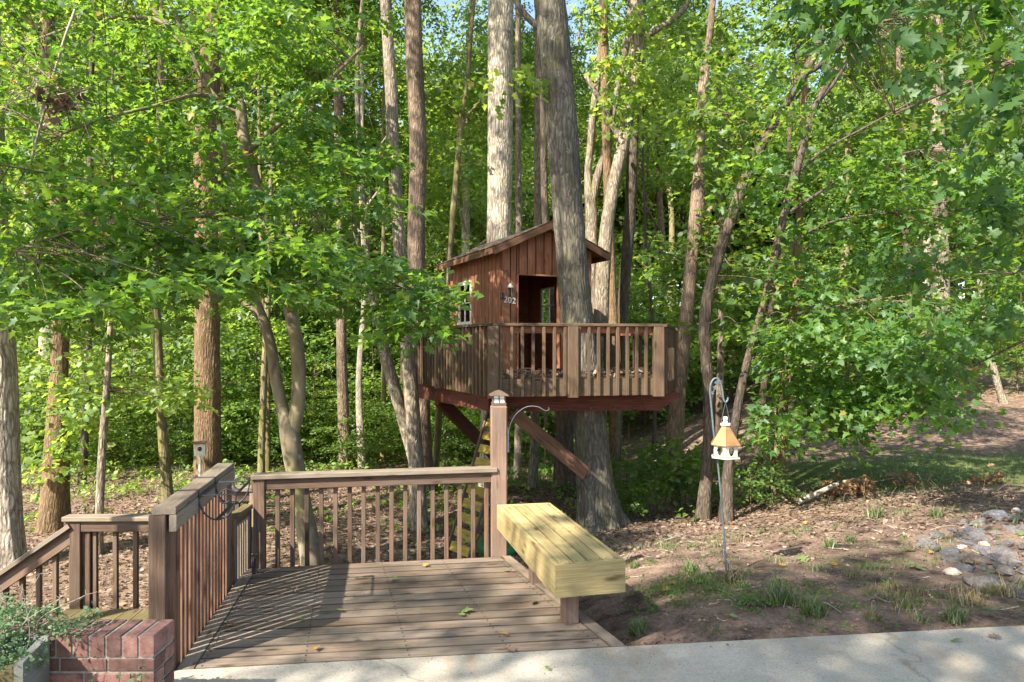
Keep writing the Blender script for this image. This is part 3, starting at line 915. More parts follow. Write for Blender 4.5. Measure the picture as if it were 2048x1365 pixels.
timber('post', s1 + Vector((0, 0.02, -1.0)), s1 + Vector((0, 0.02, -0.02)), 0.09, 0.09, 'rail', sr_, (1, 0, 0))
st = thing('garden_steps', 'open wooden steps going down to the left from the landing', 'steps', (-4.2, 5.2, -1.1))
for i in range(4):
    timber('tread', (-3.87 - 0.27 * i, 4.7, LZ - 0.17 * (i + 1)), (-3.87 - 0.27 * i, 5.86, LZ - 0.17 * (i + 1)), 0.26, 0.04, 'mossy', st)
for yy in (4.72, 5.84):
    timber('stringer', (-3.66, yy, LZ - 0.2), (-5.0, yy, LZ - 1.02), 0.04, 0.22, 'rail', st)
# short return rail behind the gate
rr_ = thing('return_railing', 'short lower railing with grey cap behind the small gate', 'railing', (-2.35, 6.1, 0))
railing(rr_, (-2.46, 6.13), (-2.22, 6.14), -0.3, 0.61, 3, 'rail', 'cap', 0.11, off=0.02)
timber('post', (-2.245, 6.14, -1.1), (-2.245, 6.14, 0.57), 0.085, 0.085, 'cap', rr_, (1, 0, 0))

# ------------------------------------------------------------------ BRICK WALL AND PLANTER
bw = thing('brick_wall', 'low red brick wall end with a rowlock top beside the planter', 'wall', (-2.2, 3.4, 0))
BX1 = -1.676; BY0, BY1 = 3.275, 3.475; BT = 0.487
core = prism('mortar', [(-3.1, BY0 + 0.006), (BX1 - 0.006, BY0 + 0.006), (BX1 - 0.006, BY1 - 0.006), (-3.1, BY1 - 0.006)], -0.1, BT - 0.006, 'mortar', bw)
for k in range(18):
    x1 = BX1 - k * 0.0775
    timber('brick', (x1 - 0.033, BY0, BT - 0.049 + rnd.uniform(-.002, .002)), (x1 - 0.033, BY1, BT - 0.049), 0.0655, 0.098, 'brick', bw, c=0.005)
for row in range(6):
    z = BT - 0.098 - 0.011 - 0.0285 - row * 0.0685
    x = BX1 - (0.0 if row % 2 else 0.0)
    first = True
    while x > -3.05:
        Lb = 0.212
        if first and row % 2: Lb = 0.10
        first = False
        j = rnd.uniform(-.002, .002)
        timber('brick', (x - Lb, BY0 + 0.05 + j, z), (x, BY0 + 0.05 + j, z), 0.1, 0.057, 'brick', bw, c=0.004)
        x -= Lb + 0.0115
    timber('brick', (BX1 - 0.10, BY0 + 0.152, z), (BX1 + 0.0005, BY0 + 0.152, z), 0.092, 0.057, 'brick', bw, c=0.004)
pl = thing('planter_box', 'grey weathered wooden planter box full of green creeping plants at the left edge', 'planter', (-2.6, 3.1, 0))
PR0 = Vector((-2.075, 2.97, 0)); PR1 = Vector((-2.15, 3.255, 0))
PL0 = PR0 + Vector((-1.0, -0.25, 0)); PL1 = PR1 + Vector((-1.0, -0.0, 0))
def sideboard(nm, a, b_, th, z0, z1, mat):
    d = (b_ - a).normalized(); nn = Vector((-d.y, d.x, 0))
    return prism(nm, [a, b_, b_ + nn * th, a + nn * th], z0, z1, mat, pl, d)
for z0, z1 in ((0.0, 0.235), (0.24, 0.50)):
    sideboard('side_board', PR0 + (PR1 - PR0).normalized() * .0, PR1, 0.035, z0, z1, 'planter')
    sideboard('front_board', PL0, PR0 + Vector((-0.04, -0.004, 0)), 0.035, z0, z1 - 0.015, 'mossy')
    sideboard('back_board', PR1 + Vector((-0.04, 0, 0)), PL1, 0.03, z0, z1, 'planter')
prism('soil', [PL0 + Vector((.05, .04, 0)), PR0 + Vector((-.04, .03, 0)), PR1 + Vector((-.04, -.03, 0)), PL1 + Vector((.05, -.03, 0))], 0.3, 0.43, 'soil', pl)
def sprig_field(n_, rng):
    t = rng.random(n_); u = rng.random(n_)
    base = (np.array(PL0)[None] * (1 - t)[:, None] + np.array(PR0)[None] * t[:, None]) * (1 - u)[:, None] + (np.array(PL1)[None] * (1 - t)[:, None] + np.array(PR1)[None] * t[:, None]) * u[:, None]
    return base
rg = np.random.default_rng(3)
cen = sprig_field(170, rg); cen[:, 2] = 0.45 + 0.05 * rg.random(170) + 0.15 * (cen[:, 0] < -2.25) * rg.random(170) ** 2 * (1.3 - 0.4 * (cen[:, 1] > 3.1))
extra = np.stack([rg.uniform(-2.6, -2.02, 40), rg.uniform(3.2, 3.40, 40), 0.50 + 0.05 * rg.random(40)], -1)
extra[:, 2] += np.clip(-2.1 - extra[:, 0], 0, .3) * .35
cen = np.vstack([cen, extra])
pos, d_, nn_, s_, sp_ = spray_leaves(rg, cen, 34, 0.065, 0.017, 0.5, 0.02, 0.7, sz_var=1.0)
pg = link('creeping_plant', leaf_mesh('creeping_plant', pos, d_, nn_, s_, LEAF_MID, M['sedum'], rg), Matrix(), None)
tag(pg, 'bushy green creeping plant spilling out of the wooden planter onto the brick wall', 'plant')
# thin dry stems out of the planter
dsb = Bag()
for i in range(12):
    a = np.array([rg.uniform(-2.7, -2.1), rg.uniform(3.05, 3.3), 0.45])
    q = [a, a + [rg.uniform(-.05, .12), .0, .12], a + [rg.uniform(0, .22), rg.uniform(-.03, .05), rg.uniform(.18, .34)]]
    dsb.tube(crom(q, 5), 0.0018, 4)
    e = np.array(q[-1])
    for k in range(5):
        dsb.tube([e, e + rg.normal(0, .022, 3)], 0.0015, 3)
ds = link('dry_stem', dsb.mesh('dry_stem', M['deadwood']), Matrix())
tag(ds, 'thin dry flower stalks standing up out of the planter', 'plant')
# weed at the foot of the brick wall
cen = np.stack([rg.uniform(-1.95, -1.62, 16), rg.uniform(3.12, 3.22, 16), rg.uniform(0.20, 0.34, 16)], -1)
wbag = Bag()
for c_ in cen:
    wbag.tube(crom([[c_[0], c_[1] + .03, 0.0], [c_[0] + .01, c_[1], c_[2] * .6], c_], 4), 0.002, 4)
pos, d_, nn_, s_, sp_ = spray_leaves(rg, cen, 9, 0.03, 0.022, 0.5, 0.02, 0.6)
wd = thing('weed', 'small leafy weed growing at the foot of the brick wall', 'plant', (-1.8, 3.2, 0))
link('stem', wbag.mesh('stem', M['twig']), Matrix(), wd)
link('foliage', leaf_mesh('foliage', pos, d_, nn_, s_, LEAF_MID, M['sedum'], rg), Matrix(), wd, 'stuff')

# ------------------------------------------------------------------ BENCH
bn = thing('bench', 'pale new pine bench with boxed plank seat on the right side of the deck', 'bench', (0.3, 5.2, 0))
BZ = 0.45
nL = G(1111, 1132, BZ); nR = G(1251, 1121, BZ); fL = G(993.8, 1010.4, BZ); fR = G(1100, 1006, BZ)
bd = (fL - nL).normalized(); bx = (nR - nL).normalized()
def bq(u, v_):          # u across 0..1, v along 0..1
    return lerp(lerp(nL, nR, u), lerp(fL, fR, u), v_)
us = [0.07, 0.285, 0.5, 0.715, 0.93]
for i in range(4):
    g0 = 0.009
    prism('seat_plank', [bq(us[i] + g0, 0.028), bq(us[i + 1] - g0, 0.028), bq(us[i + 1] - g0, 0.978), bq(us[i] + g0, 0.978)], BZ - 0.04, BZ - 0.001 + rnd.uniform(-.0015, .0015), 'pine', bn, bd)
prism('side_board', [bq(0, 0.0), bq(0.065, 0.022), bq(0.065, 0.98), bq(0, 1.0)], BZ - 0.205, BZ, 'pine', bn, bd)
prism('side_board', [bq(0.935, 0.022), bq(1, 0.0), bq(1, 1), bq(0.935, 0.98)], BZ - 0.205, BZ, 'pine', bn, bd)
prism('end_board', [bq(0.001, -0.001), bq(0.999, -0.001), bq(0.937, 0.0205), bq(0.063, 0.0205)], BZ - 0.206, BZ + 0.001, 'pine', bn, bx)
prism('end_board', [bq(0.063, 0.981), bq(0.937, 0.981), bq(0.999, 1.001), bq(0.001, 1.001)], BZ - 0.206, BZ + 0.001, 'pine', bn, bx)
for p, tz in ((Vector((0.385, 4.69, 0)), BZ - 0.05), (Vector((0.19, 5.47, 0)), BZ - 0.05)):
    timber('leg', (p.x, p.y, 0.001), (p.x, p.y, tz), 0.10, 0.10, 'postbrown', bn, (bx.x, bx.y, 0))
bmn = Bag()
for u_, v_ in [(u, v) for v in (0.04, 0.5, 0.95) for u in (.12, .24, .34, .46, .55, .67, .77, .89)]:
    p = bq(u_, v_)
    V, Q = tube([[p.x, p.y, BZ - .002], [p.x, p.y, BZ + .001]], [0.004, 0.004], 6)
    bmn.add(V, Q)
link('screws', bmn.mesh('screws', M['bolt'], False), Matrix(), bn, 'stuff')

# ------------------------------------------------------------------ TREEHOUSE
TZ = 1.40
th = thing('treehouse', 'reddish brown wooden treehouse cabin with railed deck built around a thick trunk', 'treehouse', (0.6, 10.6, gh(0.6, 10.6)))
A = Vector((-0.26, 9.2, 0)); B = Vector((2.03, 9.6, 0)); C = Vector((2.52, 11.2, 0)); E = Vector((1.5, 13.0, 0)); E2 = Vector((0.45, 13.98, 0)); D = Vector((-2.0, 13.3, 0))
Mid = A + (B - A) * 0.46
poly = [A, B, C, E, E2, D]
flo = prism('floor', poly, TZ - 0.04, TZ, 'tree_rail', th)
for a, b_ in ((A, B), (B, C), (C, E), (E, E2), (E2, D), (D, A)):
    d = (b_ - a).normalized(); nn = Vector((d.y, -d.x, 0))
    prism('rim_board', [a + nn * .002, b_ + nn * .002, b_ + nn * .04, a + nn * .04], TZ - 0.235, TZ - 0.003, 'tree_rail', th, d)
RT = 2.135
def th_rail(a, b_, n_, name='railing'):
    d = (b_ - a).normalized(); nn = Vector((d.y, -d.x, 0))
    c = railing(th, a + nn * 0.03, b_ + nn * 0.03, TZ - 0.23, RT, n_, 'tree_rail', 'tree_rail', 0.13, off=-0.035, bs=0.04, railh=0.09, side=0.035, rail_mat='siding', name=name)
    return c
def th_post(p, dirv, off=0.02, w_=0.14):
    d = Vector(dirv).normalized(); nn = Vector((d.y, -d.x, 0))
    q = p + nn * off
    timber('post', (q.x, q.y, TZ - 0.25), (q.x, q.y, RT - 0.04), w_, 0.09, 'tree_rail', th, (nn.x, nn.y, 0.0001))
th_rail(A, Mid, 7); th_rail(Mid, B, 9); th_rail(B, C, 10)
DA = D + (A - D) * 0.5
th_rail(D, DA, 15); th_rail(DA, A, 15); th_rail(C, E, 12)
fd = B - A
th_post(A, fd, 0.065); th_post(Mid, fd, 0.075); th_post(B - fd.normalized() * .05, fd, 0.065); th_post(C, C - B, .06); th_post(DA, A - D, .065, .10); th_post(D, A - D, .065, .12)
# cabin
TH = R(24)
hd = Vector((math.cos(TH), math.sin(TH), 0)); hs_ = Vector((-math.sin(TH), math.cos(TH), 0))
Fc = Vector((-0.17, 11.0, 0)); HWID, HLEN = 1.62, 2.4
EAVE, APEX = 3.40, 3.77
def hp_(s, t, z): return Fc + hd * s + hs_ * t + Vector((0, 0, z))
def roofz(s): return EAVE + (APEX - EAVE) * (1 - abs(s - HWID / 2) / (HWID / 2))
def wall_sheet(nm, pts, mat, off):
    """thin wall panel (polygon in 3D) with thickness off (vector)"""
    k = len(pts); off = Vector(off)
    c = sum(pts, Vector()) / k
    V = [p - c for p in pts] + [p + off - c for p in pts]
    Fs = [tuple(range(k)), tuple(range(2 * k - 1, k - 1, -1))] + [(i, i + k, (i + 1) % k + k, (i + 1) % k) for i in range(k)]
    return link(nm, make_mesh(nm, V, Fs, M[mat]), Matrix.Translation(c), th)
D0, D1, DT = 0.255, 1.02, 2.975
i_ = 0.02
def board3(nm, p00, p10, p11, p01, off, mat, parent):
    """upright siding board: bottom p00-p10, top p11-p01; local X runs up the grain"""
    off = Vector(off)
    c = (p00 + p10 + p11 + p01) / 4
    x = Vector((0, 0, 1)); z = off.normalized(); y = z.cross(x)
    Mw = Matrix((x, y, z)).transposed().to_4x4(); Mw.translation = c
    Mi = Mw.inverted()
    V = [Mi @ p for p in (p00, p10, p11, p01)] + [Mi @ (p + off) for p in (p00, p10, p11, p01)]
    Fs = [(3, 2, 1, 0), (4, 5, 6, 7), (0, 1, 5, 4), (1, 2, 6, 5), (2, 3, 7, 6), (3, 0, 4, 7)]
    return link(nm, make_mesh(nm, V, Fs, M[mat]), Mw, parent)
# front wall: three sheets round the doorway, boards outside
fw = wall_sheet('front_wall', [hp_(0, i_, TZ), hp_(D0, i_, TZ), hp_(D0, i_, DT), hp_(D1, i_, DT), hp_(D1, i_, TZ), hp_(HWID, i_, TZ), hp_(HWID, i_, EAVE), hp_(HWID / 2, i_, APEX), hp_(0, i_, EAVE)], 'inside', hs_ * 0.02)
s = 0.0
while s < HWID - 0.02:
    e_ = min(s + 0.148, HWID)
    z0 = TZ
    cuts = [(s, e_)]
    if s < D0 < e_: cuts = [(s, D0), (D0, e_)]
    elif s < D1 < e_: cuts = [(s, D1), (D1, e_)]
    for a, b_ in cuts:
        z0 = DT if (a >= D0 - 1e-6 and b_ <= D1 + 1e-6) else TZ
        a2, b2 = a + 0.011, b_ - 0.011
        if a2 < HWID / 2 < b2: zt = (roofz(a2), roofz(b2))
        board3('board', hp_(a2, -0.002, z0), hp_(b2, -0.002, z0), hp_(b2, -0.002, roofz(b2) - .012), hp_(a2, -0.002, roofz(a2) - .012), -hs_ * (0.019 + rnd.uniform(0, .004)), 'siding', fw)
    s = e_
# left side wall with window, right wall with window, back wall
W0, W1, WZ0, WZ1 = 1.28, 1.86, 2.25, 2.92
def side_wall(nm, sx, outward, mat_in):
    q = lambda t, z: hp_(sx, t, z)
    o_ = wall_sheet(nm, [q(0, TZ), q(HLEN, TZ), q(HLEN, EAVE), q(W1, EAVE), q(W1, WZ0), q(W0, WZ0), q(W0, WZ1), q(W1 - .0001, WZ1), q(W1 - .0001, EAVE - .0001), q(0, EAVE)], mat_in, -outward * 0.02)
    t = 0.0
    while t < HLEN - 0.02:
        e_ = min(t + 0.16, HLEN)
        segs = [(TZ, EAVE)]
        if t + 0.08 > W0 and t + .08 < W1: segs = [(TZ, WZ0), (WZ1, EAVE)]
        for z0, z1 in segs:
            a, b_ = (t + .011, e_ - .011)
            pts = (q(a, z0) + outward * .002, q(b_, z0) + outward * .002, q(b_, z1) + outward * .002, q(a, z1) + outward * .002)
            board3('board', *pts, outward * 0.02, 'siding', o_)
        t = e_
    wf = timber('window_frame', q(W0 - .03, WZ1 + .02) + outward * .03, q(W1 + .03, WZ1 + .02) + outward * .03, 0.03, 0.07, 'white', th)
    timber('sill', q(W0 - .03, WZ0 - .02) + outward * .035, q(W1 + .03, WZ0 - .02) + outward * .035, 0.05, 0.05, 'white', wf)
    for tt in (W0, (W0 + W1) / 2, W1):
        timber('stile', q(tt, WZ0) + outward * .026, q(tt, WZ1 - .02) + outward * .026, 0.025, 0.05 if tt in (W0, W1) else .025, 'white', wf, tuple(hs_))
    timber('muntin', q(W0, (WZ0 + WZ1) / 2) + outward * .024, q(W1, (WZ0 + WZ1) / 2) + outward * .024, 0.02, 0.02, 'white', wf)
side_wall('side_wall', 0.0, -hd, 'inside')
side_wall('side_wall', HWID, hd, 'inside')
wall_sheet('back_wall', [hp_(0, HLEN, TZ), hp_(HWID, HLEN, TZ), hp_(HWID, HLEN, EAVE), hp_(HWID / 2, HLEN, APEX), hp_(0, HLEN, EAVE)], 'inside', -hs_ * 0.02)
for zz in (2.0, 2.42):
    timber('inner_rail', hp_(0.03, HLEN - .05, zz), hp_(HWID - .03, HLEN - .05, zz), 0.04, 0.09, 'inside', th)
timber('door_jamb', hp_(D0 + .012, -.012, TZ), hp_(D0 + .012, -.012, DT), 0.09, 0.022, 'siding', th, tuple(hd))
timber('door_jamb', hp_(D1 - .012, -.012, TZ), hp_(D1 - .012, -.012, DT), 0.09, 0.022, 'siding', th, tuple(hd))
timber('door_header', hp_(D0, -.014, DT - .012), hp_(D1, -.014, DT - .012), 0.09, 0.022, 'siding', th)
timber('threshold', hp_(D0 - .02, -.04, TZ + .02), hp_(D1 + .02, -.04, TZ + .02), 0.10, 0.035, 'siding', th)
# roof: two slabs with shingles, fascia boards
OV = 0.22
def rz(s): return APEX + 0.03 - (APEX - EAVE) / (HWID / 2) * abs(s - HWID / 2)
for sgn in (-1, 1):
    se = HWID / 2 + sgn * (HWID / 2 + OV)
    pts = [hp_(HWID / 2, -OV, rz(HWID / 2)), hp_(se, -OV, rz(se)), hp_(se, HLEN + .15, rz(se)), hp_(HWID / 2, HLEN + .15, rz(HWID / 2))]
    roof = wall_sheet('roof', pts, 'siding', (0, 0, 0.022))
    # shingle courses
    for r_ in range(7):
        f0, f1 = r_ / 7, (r_ + 1) / 7 + 0.03
        for q in range(14):
            t0_ = -OV - .02 + q * (HLEN + .42) / 14; t1_ = t0_ + (HLEN + .42) / 14 - 0.008
            sA = se + (HWID / 2 - se) * f0 + sgn * 0.015; sB = se + (HWID / 2 - se) * min(1, f1)
            p = [hp_(sA, t0_, rz(sA) + .034 + rnd.uniform(0, .006)), hp_(sA, t1_, rz(sA) + .034 + rnd.uniform(0, .006)), hp_(sB, t1_, rz(sB) + .026), hp_(sB, t0_, rz(sB) + .026)]
            c = sum(p, Vector()) / 4
            V = [x - c for x in p] + [x - c + Vector((0, 0, .008)) for x in p]
            Fs = [(3, 2, 1, 0), (4, 5, 6, 7), (0, 1, 5, 4), (1, 2, 6, 5), (2, 3, 7, 6), (3, 0, 4, 7)]
            link('shingle', make_mesh('shingle', V, Fs, M['shingle']), Matrix.Translation(c), roof)
    timber('fascia', hp_(HWID / 2, -OV - .012, rz(HWID / 2) - .045), hp_(se, -OV - .012, rz(se) - .045), 0.022, 0.10, 'brace', th)
    timber('eave_board', hp_(se + sgn * .012, -OV, rz(se) - .04), hp_(se + sgn * .012, HLEN + .15, rz(se) - .04), 0.022, 0.09, 'brace', th)
timber('ridge_board', hp_(HWID / 2, -OV - .03, APEX - .05), hp_(HWID / 2, HLEN + .1, APEX - .05), 0.04, 0.12, 'brace', th)
# beams and braces
def bolts(par, pts, nv):
    for p in pts:
        nv = Vector(nv).normalized(); p = Vector(p)
        V, Q = tube([list(p), list(p + nv * 0.012)], [0.022, 0.020], 8)
        link('bolt', make_mesh('bolt', V, Q, M['bolt']), Matrix(), par)
def beam(pa_, pb_, z0, z1, wdt, tip, mat='beam'):
    """bearing beam with its far end cut on the slant"""
    d = (pb_ - pa_); L = d.length; d.normalize(); y = Vector((-d.y, d.x, 0))
    prof = [(0, z0), (L - tip, z0), (L, z1 - 0.05), (L, z1), (0, z1)]
    V = [Vector((x, -wdt / 2, z)) for x, z in prof] + [Vector((x, wdt / 2, z)) for x, z in prof]
    k = len(prof)
    Fs = [tuple(range(k)), tuple(range(2 * k - 1, k - 1, -1))] + [(i, i + k, (i + 1) % k + k, (i + 1) % k) for i in range(k)]
    Mw = Matrix((d, y, Vector((0, 0, 1)))).transposed().to_4x4(); Mw.translation = pa_
    return link('beam', make_mesh('beam', V, Fs, M[mat]), Mw, th)
b1a, b1b = Vector((-0.16, 9.86, 0)), Vector((2.40, 10.02, 0))
b1 = beam(b1a, b1b, 0.915, 1.163, 0.075, 0.30)
bolts(b1, [b1a + (b1b - b1a) * t + Vector((0.002, -0.038, 0.955)) for t in (0.07, 0.38, 0.50, 0.63, 0.74)], (0.06, -1, 0))
b2a, b2b = Vector((-0.30, 10.0, 0)), Vector((-2.0, 13.2, 0))
b2 = beam(b2a, b2b, 0.90, 1.163, 0.075, 0.25)
ld2 = (b2b - b2a).normalized()
bolts(b2, [b2a + ld2 * t + Vector((-0.034, -0.018, 1.03)) for t in (0.4, 2.2)], (-ld2.y, ld2.x, 0))
beam(Vector((-0.22, 9.45, 0)), Vector((0.9, 13.3, 0)), 0.92, 1.163, 0.07, 0.1)
beam(Vector((1.9, 9.95, 0)), Vector((1.4, 12.9, 0)), 0.92, 1.163, 0.07, 0.1)
k1 = timber('brace', P(1026, 826, 9.80), P(1172, 948, 9.96), 0.075, 0.19, 'brace', th)
bolts(k1, [P(1146, 923, 9.86)], (0, -1, 0))
timber('brace', P(876, 797, 11.75), P(986, 908, 13.85), 0.085, 0.24, 'beam', th)
# number and chime by the door
nb = thing('house_number', 'small white number 202 fixed on the cabin wall left of the doorway', 'house number', tuple(hp_(0.1, -.03, 2.5)))
for i, ch in enumerate('202'):
    cu = bpy.data.curves.new('digit', 'FONT'); cu.body = ch; cu.size = 0.135; cu.extrude = 0.006; cu.offset = 0.0015; cu.align_x = 'CENTER'
    tmp = bpy.data.objects.new('tmp_digit', cu); COL.objects.link(tmp)
    dg = bpy.context.evaluated_depsgraph_get()
    me = bpy.data.meshes.new_from_object(tmp.evaluated_get(dg)); bpy.data.objects.remove(tmp)
    me.materials.clear(); me.materials.append(M['white'])
    Mw = Matrix((hd, Vector((0, 0, 1)), -hs_)).transposed().to_4x4()
    Mw.translation = hp_(0.06 + 0.072 * i, -0.034, 2.515 - 0.008 * i)
    link('digit', me, Mw, nb)
wc = thing('wind_chime', 'white bell topped wind chime hanging above the number by the cabin door', 'wind chime', tuple(hp_(0.125, -.07, 2.66)))
lathe('bell', [(0.055, 0), (0.045, 0.02), (0.02, 0.055), (0.008, 0.07)], hp_(0.125, -.075, 2.745), 'white', wc, 14)
for k in range(4):
    a = k * math.pi / 2 + .4
    q = hp_(0.125, -.075, 2.745) + Vector((0.043 * math.cos(a), 0.043 * math.sin(a), 0))
    rod('chime_rod', [q, q + Vector((0, 0, -0.13))], 0.006, 'greyiron', wc, 6)
rod('cord', [hp_(0.125, -.075, 2.81), hp_(0.12, -.06, 2.93), hp_(0.07, -.05, 3.02), hp_(0.02, -.05, 2.95), hp_(0.0, -.05, 2.70)], 0.004, 'black', wc)
bl_ = thing('lantern', 'small black lantern on a cord at the cabin corner beside the number', 'lantern', tuple(hp_(-0.02, -.05, 2.55)))
lathe('body', [(0.02, 0), (0.034, 0.012), (0.034, 0.075), (0.04, 0.08), (0.012, 0.105)], hp_(-0.01, -.06, 2.565), 'black', bl_, 8, False)
rod('bracket', [hp_(-0.01, -.06, 2.66), hp_(0.03, -.05, 2.63), hp_(0.06, -.03, 2.57)], 0.004, 'black', bl_, 5)

# ladder up to the deck hatch
la = thing('ladder', 'steep ladder with yellow mossy treads leaning up under the treehouse', 'ladder', (-0.8, 9.8, -1.05))
l0 = Vector((-0.90, 9.75, -1.08)); l1 = Vector((-0.30, 10.75, 0.98))
lw = Vector((0.32, -0.40, 0))
ldir = (l1 - l0).normalized()
for off in (Vector(), lw):
    timber('stile', l0 + off, l1 + off, 0.035, 0.09, 'rail', la, tuple(lw.cross(ldir)))
for i in range(11):
    p = l0 + (l1 - l0) * (0.06 + i * 0.088)
    timber('tread', p - lw * 0.04, p + lw * 1.04, 0.03, 0.13, 'ladder_tread', la, tuple(ldir))

# green tyre on the ground
ty = thing('tyre', 'green painted tyre lying on the ground behind the tall post', 'tyre', (-0.20, 9.95, gh(-.2, 9.95)))
prof = []
for k in range(14):
    a = 2 * math.pi * k / 14
    rx = 0.085 * (abs(math.cos(a)) ** .7) * (1 if math.cos(a) >= 0 else -1); rzv = 0.10 * (abs(math.sin(a)) ** .7) * (1 if math.sin(a) >= 0 else -1)
    prof.append((0.205 + rx, rzv))
V = []; Fs = []
sg = 40
for i in range(sg):
    a = 2 * math.pi * i / sg
    for k, (r_, z) in enumerate(prof):
        rr = r_ + (0.006 if (i % 2 and r_ > 0.27) else 0)
        V.append((rr * math.cos(a), rr * math.sin(a), z))
for i in range(sg):
    for k in range(14):
        Fs.append((i * 14 + k, ((i + 1) % sg) * 14 + k, ((i + 1) % sg) * 14 + (k + 1) % 14, i * 14 + (k + 1) % 14))
link('tread', make_mesh('tread', V, Fs, M['tyre'], True), Matrix.Translation((-0.20, 9.95, gh(-.2, 9.95) + 0.13)) @ Matrix.Rotation(0.12, 4, 'X'), ty)

# ------------------------------------------------------------------ BIRD FEEDER, BIRD HOUSE
FY = 6.5
bpx = G(1452, 1140, -0.22)
FYb = 6.45
sh = thing('shepherd_hook', 'blue grey iron shepherd hook pole standing in the bare soil', 'pole', tuple(P(1452, 1140, FYb)))
pts = [P(1453, 1158, FYb), P(1446, 1040, FYb), P(1436, 930, FYb), P(1428, 870, FYb), P(1422, 805, FYb), P(1420, 782, FYb), P(1423, 765, FYb), P(1431, 757, FYb), P(1440, 763, FYb), P(1445, 782, FYb), P(1447, 798, FYb), P(1451, 805, FYb), P(1455, 801, FYb), P(1456, 795, FYb)]
rod('pole', pts, 0.0095, 'greyiron', sh, 8, 5)
cb = [P(1424, 795, FYb), P(1427, 785, FYb), P(1430, 776, FYb), P(1433, 768, FYb)]
rod('vine', cb, 0.004, 'greyiron', sh, 5)
for (px_, py_, s) in ((1426, 790, .035), (1431, 780, .04), (1436, 769, .045), (1430, 768, .03)):
    p = P(px_, py_, FYb - .01)
    V, T = leaves_geo(np.array([list(p)]), np.array([[rnd.uniform(-.6, .6), 0, 1.0]]), np.array([[0.1, -1., .2]]), np.array([s]), LEAF_STAR)
    V = np.vstack([V, V + np.array([0, .004, 0])]); T = np.vstack([T, T[:, ::-1] + len(V) // 2])
    link('iron_leaf', make_mesh('iron_leaf', V, T, M['greyiron']), Matrix(), sh)
rod('stake_fork', [P(1447, 1125, FYb), P(1456, 1128, FYb), P(1457, 1150, FYb)], 0.007, 'greyiron', sh, 6)
bf = thing('bird_feeder', 'hexagonal white bird feeder with copper roof hanging from the shepherd hook', 'bird feeder', tuple(P(1451, 910, FYb)))
fc = P(1451, 888, FYb)
def hexa(name, prof, mat, par, rot=0.27, seg=6):
    return lathe(name, prof, fc, mat, par, seg, False, rot)
rf = None
Rr = 0.148
for k in range(6):       # six roof panels
    a0 = 0.27 + k * math.pi / 3; a1 = a0 + math.pi / 3
    pb0 = Vector((Rr * math.cos(a0), Rr * math.sin(a0), 0.0)); pb1 = Vector((Rr * math.cos(a1), Rr * math.sin(a1), 0.0))
    pt0 = Vector((0.030 * math.cos(a0), 0.03 * math.sin(a0), 0.172)); pt1 = Vector((0.03 * math.cos(a1), 0.03 * math.sin(a1), 0.172))
    pb0, pb1 = pb0.lerp(pb1, .012), pb1.lerp(pb0, .012)
    V = [pb0, pb1, pt1, pt0, pb0 - Vector((0, 0, .006)), pb1 - Vector((0, 0, .006)), pt1 * .93, pt0 * .93]
    Fs = [(0, 1, 2, 3), (7, 6, 5, 4), (0, 4, 5, 1), (1, 5, 6, 2), (2, 6, 7, 3), (3, 7, 4, 0)]
    link('roof_panel', make_mesh('roof_panel', V, Fs, M['copper']), Matrix.Translation(fc), bf)
hexa('crown_ring', [(0.043, 0.168), (0.046, 0.172), (0.046, 0.186), (0.04, 0.19)], 'white', bf, 0, 16)
hexa('finial', [(0.02, 0.188), (0.024, 0.20), (0.016, 0.21), (0.022, 0.225), (0.02, 0.245), (0.014, 0.25)], 'white', bf, 0, 14)
# six wall panels with arched openings
Rb = 0.118
for k in range(6):
    a0 = 0.27 + k * math.pi / 3; a1 = a0 + math.pi / 3
    q0 = Vector((Rb * math.cos(a0), Rb * math.sin(a0), 0)); q1 = Vector((Rb * math.cos(a1), Rb * math.sin(a1), 0))
    wv_ = (q1 - q0); Lw = wv_.length; ux = wv_.normalized(); nrmv = Vector((ux.y, -ux.x, 0))
    N_ = 16
    hole = []
    for j in range(N_):
        an = 2 * math.pi * j / N_
        x_ = Lw / 2 + 0.033 * math.cos(an) * (1.0 if math.sin(an) > 0 else 0.85); z_ = -0.058 + 0.045 * math.sin(an)
        hole.append((x_, z_))
    outer = []
    for j in range(N_):
        an = 2 * math.pi * j / N_
        cx_, sy_ = math.cos(an), math.sin(an)
        m_ = max(abs(cx_), abs(sy_))
        outer.append((Lw / 2 + cx_ / m_ * Lw / 2, -0.058 + sy_ / m_ * 0.056))
    V = []
    for dep in (0, -0.008):
        for x_, z_ in outer + hole:
            V.append(q0 + ux * x_ + Vector((0, 0, z_)) + nrmv * dep)
    Fs = []
    for j in range(N_):
        j2 = (j + 1) % N_
        Fs.append((j, j2, N_ + j2, N_ + j))
        Fs.append((2 * N_ + j2, 2 * N_ + j, 3 * N_ + j, 3 * N_ + j2))
        Fs.append((N_ + j, N_ + j2, 3 * N_ + j2, 3 * N_ + j))
    link('wall_panel', make_mesh('wall_panel', V, Fs, M['cream']), Matrix.Translation(fc), bf)
hexa('tray', [(0.135, -0.128), (0.140, -0.124), (0.140, -0.116), (0.13, -0.114)], 'white', bf)
hexa('perch_rim', [(0.125, -0.1135), (0.133, -0.1135), (0.133, -0.108), (0.12, -0.108)], 'copper', bf)
hexa('seed_tube', [(0.045, -0.108), (0.045, -0.004)], 'cream', bf, 0, 12)
for sx in (-1, 1):
    rod('hanger_wire', [fc + Vector((sx * 0.042, 0, .185)), fc + Vector((sx * .012, 0, .33)), P(1451, 806, FYb)], 0.0022, 'greyiron', bf, 5)

